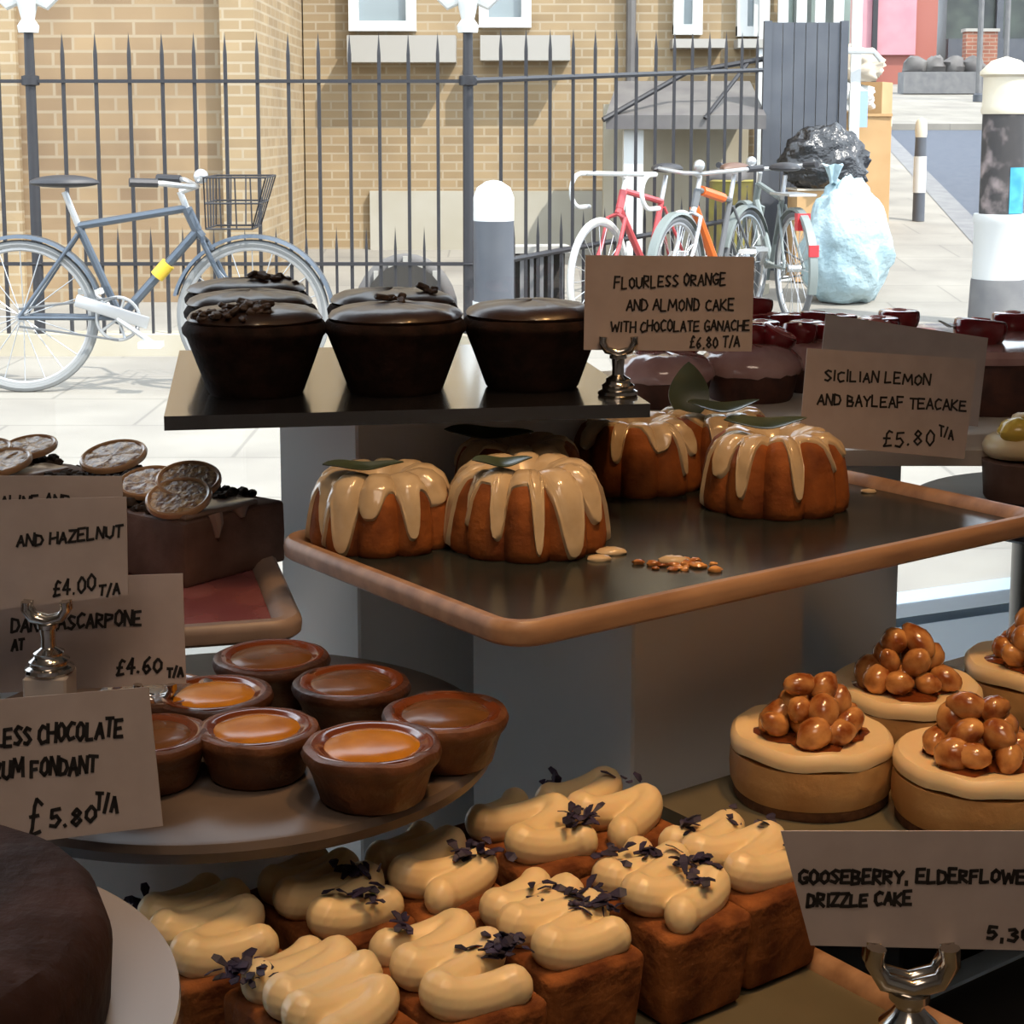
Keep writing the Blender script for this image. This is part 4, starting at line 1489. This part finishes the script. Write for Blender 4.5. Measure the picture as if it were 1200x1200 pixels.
def cheesecake(px, py, label, seed, nn, rise=1.0):
    H = .036
    q = at(px, py, z=KZ + H)
    t = thing('nut_cheesecake', (q.x, q.y, KZ), label, 'cheesecake', 'nut-topped cheesecakes on the olive board')
    f = lambda a, r, z: (1 + .012 * mnoise.noise(Vector((2 * math.cos(a) + seed, 2 * math.sin(a), z * 30))), .0012 * mnoise.noise(Vector((1.5 * math.cos(a), 1.5 * math.sin(a), seed))))
    MB().lathe([(0, 0), (.0405, 0), (.0415, .0015), (.0413, .006), (0, .0062)], 56, f).build('biscuit_base', M['biscuit'], t)
    MB().lathe([(0, .0060), (.0418, .0060), (.0433, .010), (.0438, .018), (.0432, .027), (.0, .027)], 56, f).build('filling', M['cheesecake'], t)
    MB().lathe([(.040, .0278), (.0434, .0284), (.0437, .0315), (.0430, .0348), (.0408, .0368), (.0365, .0366), (.030, .0342), (.015, .0330), (0, .033)], 56,
               lambda a, r, z: (1 + .012 * mnoise.noise(Vector((2 * math.cos(a) + seed + 3, 2 * math.sin(a), 1))), (.0020 * mnoise.noise(Vector((2.2 * math.cos(a), 2.2 * math.sin(a), seed))) if r > .03 else 0))
               ).build('cream_top', M['cheesecream'], t)
    rnd = random.Random(seed)
    MB().lathe([(.026, .033), (.0275, .0345), (.02, .0365), (0, .037)], 30, lambda a, r, z: (1 + .16 * math.sin(4 * a + seed) + .08 * math.sin(9 * a), 0)).build('caramel_sauce', M['caramel_dark'], t)
    spots = []
    lay = [(8, .0205, .0415), (5, .0125, .0510), (2, .0065, .0605), (3, .007, .043)]
    for n_, rad, z in lay:
        for i in range(n_):
            a = 2 * PI * i / n_ + rnd.uniform(-.2, .2) + z * 50
            spots.append((rad * math.cos(a) * rnd.uniform(.9, 1.1), rad * math.sin(a) * rnd.uniform(.9, 1.1), z * 1.0 + rnd.uniform(-.001, .001)))
    for s in spots[:nn]:
        if not nut_src:
            o = nut_mesh().build('hazelnut', M['nut'], t)
            nut_src.append(o.data)
        else:
            o = bpy.data.objects.new('hazelnut', nut_src[0])
            COL.objects.link(o)
            o.parent = t
        o.location = s
        o.rotation_euler = (rnd.uniform(0, 6), rnd.uniform(0, 6), rnd.uniform(0, 6))
        k = rnd.uniform(.80, 1.18)
        o.scale = (k * rnd.uniform(.85, 1.1), k, k * rnd.uniform(.9, 1.3))
    return t


cheesecake(951, 855, 'whole nut-topped cheesecake at the left end of the olive board', 1.5, 18)
cheesecake(1147, 883, 'nearest nut-topped cheesecake, cut by the right frame edge behind the gooseberry card', 4.2, 18)
cheesecake(1062, 800, 'nut-topped cheesecake behind the leftmost one, with a flat pecan-like nut', 7.7, 17)
cheesecake(1216, 773, 'hindmost nut-topped cheesecake at the right frame edge', 9.1, 18)

# ------------------------------------------------------------------ pale board with the cherry cakes
MZ = 1.05 - .24
ma = at(1010, 584, z=MZ)
mb_ = at(1166, 528, z=MZ)
md = (mb_ - ma).normalized()
mp = Vector((-md.y, md.x, 0))
mk = md * ((1.262 - ma.y) / md.y)
mpoly = [(ma + mk).to_2d(), (ma + md * .34).to_2d(), (.56, 1.70), (.50, 1.85), (.08, 1.68), (.06, 1.46), (.205, 1.262)]
pb = MB().prism([tuple(p) for p in mpoly], MZ - .012, MZ)
tag(pb.build('marble_board', M['marble'], smooth=False), 'pale marbled board under the cherry cakes near the window', 'board')


def cherry(parent, mx, r=.0135, cut=True):
    r *= 1.2
    def f(p, d):
        return Vector((p.x, p.y, min(p.z, r * .28) if cut else p.z * .95))
    o = MB().blob((r, r, r), 20, 14, 0, 1, 0, mx, f).build('cherry', M['cherry'], parent)
    if cut:
        mb = MB().lathe([(0, r * .30), (r * .80, r * .31), (r * .90, r * .285), (0, r * .27)], 20, None, mx)
        mb.torus(r * .3, r * .08, 16, 6, mx @ T(0, 0, r * .3))
        mb.build('cut_face', M['cherry_cut'], o)
    return o


def cherry_cake(px, py, label, seed, ch, sc=1.0):
    q = onboard(px, py, MZ, .034 * sc)
    t = thing('cherry_cake', q, label, 'cake', 'cherry cakes by the window', sc=sc)
    f = lambda a, r, z: (1 + .02 * mnoise.noise(Vector((2 * math.cos(a) + seed, 2 * math.sin(a), z * 30))), 0)
    MB().lathe([(0, 0), (.034, 0), (.036, .003), (.041, .026), (0, .03)], 40, f).build('sponge', M['cherry_sponge'], t)
    MB().lathe([(.039, .022), (.0425, .0235), (.044, .028), (.042, .035), (.034, .0425), (.02, .046), (0, .047)], 40,
               lambda a, r, z: (1 + .03 * mnoise.noise(Vector((2.5 * math.cos(a) + seed, 2.5 * math.sin(a), 2))), .0025 * mnoise.noise(Vector((3 * r * 60 * math.cos(a), 3 * r * 60 * math.sin(a), seed))))).build('glaze', M['cherry_glaze'], t)
    for x, y, z, rx, ry, r in ch:
        cherry(t, T(x, y, z) @ RX(R(rx)) @ RY(R(ry)), r)
    return t


cherry_cake(783, 481, 'cherry cake with a bare pink glaze right of the silver card holder', 1.0, [(.018, .022, .054, 0, 10, .014), (-.012, .026, .054, 0, 0, .014)])
cherry_cake(886, 474, 'cherry cake with a pink glaze and a crown of cherries behind the hindmost bundt', 2.6,
            [(-.026, .008, .051, -20, -10, .014), (.000, .012, .054, -20, 0, .014), (.024, .010, .053, 10, 25, .014), (.012, .030, .058, 0, 0, .014), (-.016, .034, .056, 0, 0, .014)], 1.05)
cherry_cake(962, 462, 'cherry cake almost hidden behind the lemon price card', 4.1, [(-.016, -.008, .056, -15, 5, .014), (.012, .01, .055, 0, 0, .014), (-.005, .02, .056, 0, 0, .014)])
cherry_cake(880, 441, 'cherry cake in the back row with a red cherry half standing highest', 5.3,
            [(.008, .006, .067, -8, 4, .0155), (-.022, -.008, .056, 0, 0, .014), (.024, -.012, .054, 0, 0, .0145), (.004, -.024, .053, -10, 0, .014), (-.006, .016, .055, 0, 0, .014)])
cherry_cake(962, 443, 'cherry cake in the back row left of the blank card', 6.9, [(.0, -.01, .056, -5, 5, .0155), (.024, .0, .053, 0, 0, .014), (-.02, .0, .054, 0, 0, .014)])
tq = onboard(1172, 489, MZ, .105)
tc_ = thing('cherry_torte', tq, 'large dark cherry torte with a pink glazed top at the right frame edge', 'cake')
MB().lathe([(0, 0), (.105, 0), (.107, .004), (.107, .046), (0, .05)], 64, lambda a, r, z: (1 + .006 * math.sin(31 * a), 0)).build('sponge', M['cherry_sponge'], tc_)
MB().lathe([(.104, .043), (.109, .044), (.110, .050), (.106, .055), (.09, .057), (0, .058)], 64, lambda a, r, z: (1 + .008 * math.sin(7 * a), 0)).build('glaze', M['cherry_glaze'], tc_)
cherry(tc_, T(-.006, -.055, .070) @ RX(R(-4)) @ RY(R(6)), .019)
leaf(.022, .012, .003, T(-.031, -.050, .0705) @ RY(R(10))).build('leaf', M['leaf'], tc_)
for i, (x, y) in enumerate(((-.082, .0), (-.05, .06), (.05, .04), (.06, -.04))):
    cherry(tc_, T(x, y, .067), .016)
mb = MB()
for i in range(9):
    a = 2 * PI * i / 9
    mb.blob((.008, .005, .004), 10, 8, .2, 3, i, T(-.09 + .013 * math.cos(a), -.03 + .013 * math.sin(a), .064 + .004 * (i % 2)) @ RZ(a))
mb.blob((.009, .009, .007), 10, 8, .2, 3, 2, T(-.09, -.03, .069))
mb.build('sugar_flower', M['cherry_cut'], tc_)

# ------------------------------------------------------------------ navy plate with the lemon cake
nz = 1.05 - .275
nc = Vector((.425, 1.235, nz))
tag(MB().lathe([(0, -.007), (.122, -.007), (.128, -.004), (.128, -.001), (.126, 0), (0, 0)], 70).build('navy_plate', M['navy'], loc=nc), 'round dark navy plate at the right edge under the lemon cake', 'plate')
nst = thing('plate_pedestal', (nc.x, nc.y, BZ), 'dark pedestal under the navy plate', 'pedestal')
MB().lathe([(0, 0), (.075, 0), (.075, .008), (.055, .016), (.052, .02), (.052, nz - BZ - .012), (.07, nz - BZ - .0075), (0, nz - BZ - .0075)], 40).build('column', M['navy'], nst)
lk = thing('lemon_cake', (.386, 1.252, nz), 'small lemon cake with yellow curd in its cream on the navy plate', 'cake')
MB().lathe([(0, 0), (.030, 0), (.032, .002), (.034, .03), (0, .032)], 40, lambda a, r, z: (1 + .012 * math.sin(18 * a), 0)).build('sponge', M['nutcake'], lk)
mb = MB()
pts = []
rd_ = []
for i in range(70):
    t_ = i / 69
    a = 2 * PI * 3.1 * t_
    rr_ = .026 * (1 - t_) + .003
    pts.append((rr_ * math.cos(a), rr_ * math.sin(a), .035 + .030 * t_))
    rd_.append(.010 * (1 - .45 * t_))
mb.tube(pts, rd_, 10)
mb.build('cream_swirl', M['cream'], lk)
MB().blob((.016, .013, .010), 16, 10, .15, 3, 2, T(-.012, -.014, .054)).build('lemon_curd', M['lemon'], lk)

# ------------------------------------------------------------------ big chocolate torte on its stand
wc = Vector((-.255, .540, 0))
wz = 1.05 - .302
st_ = thing('cake_stand', (wc.x, wc.y, CZ + .001), 'white china cake stand in the bottom left corner', 'cake stand')
h_ = wz - CZ - .001
MB().lathe([(0, h_ - .012), (.10, h_ - .012), (.135, h_ - .006), (.1405, h_ - .001), (.140, h_ + .001), (.134, h_ + .0005), (.12, h_), (0, h_)], 90).build('plate', M['china'], st_)
MB().lathe([(0, 0), (.07, 0), (.07, .004), (.03, .02), (.02, .04), (.022, h_ - .03), (.05, h_ - .0125), (0, h_ - .0125)], 40).build('pedestal', M['china'], st_)
tt = thing('chocolate_torte', (wc.x + .011, wc.y - .006, wz), 'large round chocolate torte on the white stand at bottom left', 'cake')
MB().lathe([(0, 0.0005), (.104, 0.0005), (.107, .003), (.108, .024), (.106, .033), (.100, .039), (.083, .0415), (.05, .043), (0, .0435)], 90,
           lambda a, r, z: (1 + .008 * mnoise.noise(Vector((4 * math.cos(a), 4 * math.sin(a), z * 60))), .0028 * mnoise.noise(Vector((r * 40 * math.cos(a), r * 40 * math.sin(a), 3))) if z > .03 else 0)).build('sponge', M['torte'], tt)

# ------------------------------------------------------------------ handwriting
GL = {
    'A': [[(0, 0), (.5, 1), (1, 0)], [(.15, .35), (.85, .38)]],
    'B': [[(0, 0), (0, 1), (.75, .85), (.65, .55), (0, .5), (.9, .35), (.75, .03), (0, 0)]],
    'C': [[(.95, .9), (.55, 1), (.1, .75), (.05, .3), (.4, 0), (.95, .12)]],
    'D': [[(0, 0), (0, 1), (.7, .85), (.95, .45), (.7, .08), (0, 0)]],
    'E': [[(.9, 1), (0, 1), (0, 0), (.95, 0)], [(0, .5), (.75, .52)]],
    'F': [[(.9, 1), (0, 1), (0, 0)], [(0, .5), (.75, .52)]],
    'G': [[(.95, .88), (.5, 1), (.08, .7), (.08, .25), (.5, 0), (.95, .1), (.95, .42), (.55, .42)]],
    'H': [[(0, 0), (0, 1)], [(1, 0), (1, 1)], [(0, .48), (1, .52)]],
    'I': [[(.5, 0), (.5, 1)]],
    'K': [[(0, 0), (0, 1)], [(.9, 1), (0, .45), (.95, 0)]],
    'L': [[(0, 1), (0, 0), (.85, .02)]],
    'M': [[(0, 0), (.12, 1), (.5, .3), (.88, 1), (1, 0)]],
    'N': [[(0, 0), (.05, 1), (.92, 0), (1, 1)]],
    'O': [[(.5, 1), (.08, .75), (.08, .25), (.5, 0), (.92, .25), (.92, .75), (.5, 1)]],
    'P': [[(0, 0), (0, 1), (.8, .88), (.85, .6), (0, .45)]],
    'R': [[(0, 0), (0, 1), (.8, .88), (.75, .58), (0, .48), (.9, 0)]],
    'S': [[(.9, .9), (.45, 1), (.1, .78), (.5, .5), (.9, .25), (.5, 0), (.05, .1)]],
    'T': [[(0, 1), (1, 1)], [(.5, 1), (.5, 0)]],
    'U': [[(0, 1), (.05, .2), (.5, 0), (.92, .2), (1, 1)]],
    'V': [[(0, 1), (.5, 0), (1, 1)]],
    'W': [[(0, 1), (.22, 0), (.5, .7), (.78, 0), (1, 1)]],
    'Y': [[(0, 1), (.5, .5), (1, 1)], [(.5, .5), (.45, 0)]],
    'Z': [[(0, 1), (.95, 1), (0, 0), (1, 0)]],
    '0': [[(.5, 1), (.1, .7), (.1, .3), (.5, 0), (.9, .3), (.9, .7), (.5, 1)]],
    '3': [[(.1, .95), (.6, 1), (.85, .75), (.4, .52), (.9, .3), (.6, 0), (.05, .08)]],
    '4': [[(.65, 0), (.65, 1), (0, .35), (1, .35)]],
    '5': [[(.9, 1), (.2, 1), (.12, .55), (.6, .62), (.9, .32), (.55, 0), (.05, .08)]],
    '6': [[(.8, 1), (.25, .7), (.08, .3), (.45, 0), (.88, .22), (.6, .5), (.12, .35)]],
    '8': [[(.5, .52), (.15, .75), (.5, 1), (.85, .75), (.5, .52), (.08, .25), (.5, 0), (.92, .25), (.5, .52)]],
    '£': [[(.95, .85), (.65, 1), (.42, .8), (.35, .2), (.1, 0), (.95, .05)], [(.1, .5), (.75, .52)]],
    '.': [[(.3, 0), (.45, .05)]],
    ',': [[(.45, .12), (.3, -.18)]],
    '/': [[(.0, -.1), (.9, 1.1)]],
}
GW = {'I': .25, '.': .3, ',': .35, 'M': 1.15, 'W': 1.2, '/': .55}


def price_card(label, corners, dt, db, lines, seed=1, ink=.00062, loc_name='price_card', drow=0.0):
    """corners TL TR BR BL as seen, dt / db: distances of the upper and lower edge; drow: how much farther the right edge stands"""
    tl, tr, br, bl_ = (at(*p, y=d) for p, d in zip(corners, (dt, dt + drow, db + drow, db)))
    cen = (tl + tr + br + bl_) / 4
    ex = ((tr + br) - (tl + bl_)).normalized()
    ey = ((tl + tr) - (bl_ + br))
    ey = (ey - ex * ey.dot(ex)).normalized()
    nrm = ex.cross(ey).normalized()     # towards the camera
    if nrm.y > 0:
        nrm = -nrm
    base = (br + bl_) / 2
    t = thing(loc_name, base, label, 'card')

    def onplane(px, py):
        d = ray(px, py)
        o = Vector((0, 0, CAMZ))
        k = (cen - o).dot(nrm) / d.dot(nrm)
        return o + d * k - base
    q = [onplane(*p) for p in corners]
    th = nrm * -.0007
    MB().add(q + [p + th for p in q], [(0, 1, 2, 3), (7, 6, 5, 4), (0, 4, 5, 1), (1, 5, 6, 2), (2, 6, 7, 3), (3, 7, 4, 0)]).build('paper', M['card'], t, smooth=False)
    rnd = random.Random(seed)
    mb = MB()
    for text, x0, y0, x1, y1, hp in lines:
        tot = sum(.55 if c == ' ' else GW.get(c, .8) + .22 for c in text)
        w = x1 - x0
        cx = 0.0
        for c in text:
            if c == ' ':
                cx += .55
                continue
            gw = GW.get(c, .8)
            jy = rnd.uniform(-.07, .07) * hp
            jh = hp * rnd.uniform(.9, 1.1)
            for st in GL[c]:
                pts = []
                for gx, gy in st:
                    f_ = (cx + gx * gw + .12 * gy * .6) / tot
                    px = x0 + w * f_ + rnd.uniform(-.03, .03) * hp
                    py = y0 + (y1 - y0) * f_ - gy * jh + jy + rnd.uniform(-.03, .03) * hp
                    pts.append(onplane(px, py) + nrm * .00025)
                for a, b in zip(pts, pts[1:]):
                    d = (b - a)
                    if d.length < 1e-6:
                        continue
                    d.normalize()
                    s = d.cross(nrm) * ink
                    e = d * ink * .6
                    mb.add([a - e - s, a - e + s, b + e + s, b + e - s], [(0, 1, 2, 3)])
            cx += gw + .22
    if mb.v:
        mb.build('handwriting', M['ink'], t, smooth=False)
    return t


def holder(loc, sc, label, gap=.010, rz=0.0, fk=1.0):
    t = thing('card_holder', loc, label, 'card holder', sc=sc, rz=rz)
    MB().lathe([(0, 0), (.0125, 0), (.0132, .0012), (.0128, .0030), (.0105, .0042), (.0102, .0055), (.0108, .0068), (.0082, .0085), (.0078, .0098), (.0082, .0110), (.005, .0128), (.0036, .014), (0, .0145)], 36, None, Matrix.Diagonal((1, 1, fk, 1))).build('foot', M['silver'], t)
    MB().lathe([(.0040, .0135 * fk), (.0038, max(.018, .0137 * fk)), (.0042, .0235), (.0056, .0242), (.0056, .0262), (.003, .027), (0, .0275)], 24).build('stem', M['silver'], t)
    mb = MB()
    for y in (-.0024, .0024):
        pts = [(-gap, y, .0385), (-gap * 1.04, y, .0345), (-gap * .75, y, .0298), (0, y, .0278), (gap * .75, y, .0298), (gap * 1.04, y, .0345), (gap, y, .0385)]
        mb.tube(pts, [.0028, .0027, .0026, .0026, .0026, .0027, .0028], 10)
    mb.build('clip', M['silver'], t)
    return t


h1 = at(724, 463, z=SZ)
holder(h1, .96, 'silver card holder standing at the right end of the slate board')
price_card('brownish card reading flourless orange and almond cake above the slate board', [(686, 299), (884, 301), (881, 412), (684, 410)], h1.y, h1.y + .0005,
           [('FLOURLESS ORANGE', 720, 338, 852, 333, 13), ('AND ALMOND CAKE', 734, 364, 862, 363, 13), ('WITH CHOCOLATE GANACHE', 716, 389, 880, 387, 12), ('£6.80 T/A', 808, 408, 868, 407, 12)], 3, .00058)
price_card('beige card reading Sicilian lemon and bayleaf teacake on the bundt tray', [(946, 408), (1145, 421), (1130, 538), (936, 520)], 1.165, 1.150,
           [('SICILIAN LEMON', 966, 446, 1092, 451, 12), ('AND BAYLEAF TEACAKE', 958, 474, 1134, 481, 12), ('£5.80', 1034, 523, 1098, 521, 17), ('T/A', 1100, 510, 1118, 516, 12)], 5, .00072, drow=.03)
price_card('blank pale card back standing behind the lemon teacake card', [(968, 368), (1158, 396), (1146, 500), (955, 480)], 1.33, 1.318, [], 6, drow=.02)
# the cards on the left
blk = at(58, 787, y=.765)
bk = MB().rbox((.020, .020, blk.z - PZ), .001, 1, T(0, 0, (blk.z - PZ) / 2)).build('acrylic_block', M['acrylic'], smooth=False, loc=(blk.x, blk.y, PZ))
tag(bk, 'small frosted block under the left silver card holder', 'block')
holder((blk.x, blk.y, blk.z), .88, 'silver card holder on a frosted block in front of the hazelnut card')
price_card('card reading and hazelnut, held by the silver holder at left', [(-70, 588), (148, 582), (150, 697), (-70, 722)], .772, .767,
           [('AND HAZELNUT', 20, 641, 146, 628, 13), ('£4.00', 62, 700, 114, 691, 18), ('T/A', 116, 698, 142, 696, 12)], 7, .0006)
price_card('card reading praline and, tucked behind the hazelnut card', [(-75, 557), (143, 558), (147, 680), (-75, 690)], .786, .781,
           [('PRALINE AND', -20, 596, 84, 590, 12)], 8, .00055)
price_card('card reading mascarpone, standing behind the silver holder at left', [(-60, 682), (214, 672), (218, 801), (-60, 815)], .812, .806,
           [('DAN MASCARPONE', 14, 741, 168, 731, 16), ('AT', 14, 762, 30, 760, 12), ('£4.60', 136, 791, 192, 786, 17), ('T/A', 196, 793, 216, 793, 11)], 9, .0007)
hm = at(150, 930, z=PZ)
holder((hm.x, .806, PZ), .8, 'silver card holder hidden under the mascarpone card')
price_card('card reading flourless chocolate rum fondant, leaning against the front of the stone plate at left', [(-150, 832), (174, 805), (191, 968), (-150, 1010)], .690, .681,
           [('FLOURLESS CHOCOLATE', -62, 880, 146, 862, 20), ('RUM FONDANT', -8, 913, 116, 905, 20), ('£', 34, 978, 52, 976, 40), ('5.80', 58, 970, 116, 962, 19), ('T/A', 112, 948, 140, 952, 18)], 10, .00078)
# the gooseberry card
hg = at(1062, 1276, z=FS)
hgo = holder((hg.x, hg.y, FS), 1.42, 'silver card holder with ringed foot on the front tray under the gooseberry card', fk=1.6)
hgo.scale = (1.5, 1.5, 1.66)
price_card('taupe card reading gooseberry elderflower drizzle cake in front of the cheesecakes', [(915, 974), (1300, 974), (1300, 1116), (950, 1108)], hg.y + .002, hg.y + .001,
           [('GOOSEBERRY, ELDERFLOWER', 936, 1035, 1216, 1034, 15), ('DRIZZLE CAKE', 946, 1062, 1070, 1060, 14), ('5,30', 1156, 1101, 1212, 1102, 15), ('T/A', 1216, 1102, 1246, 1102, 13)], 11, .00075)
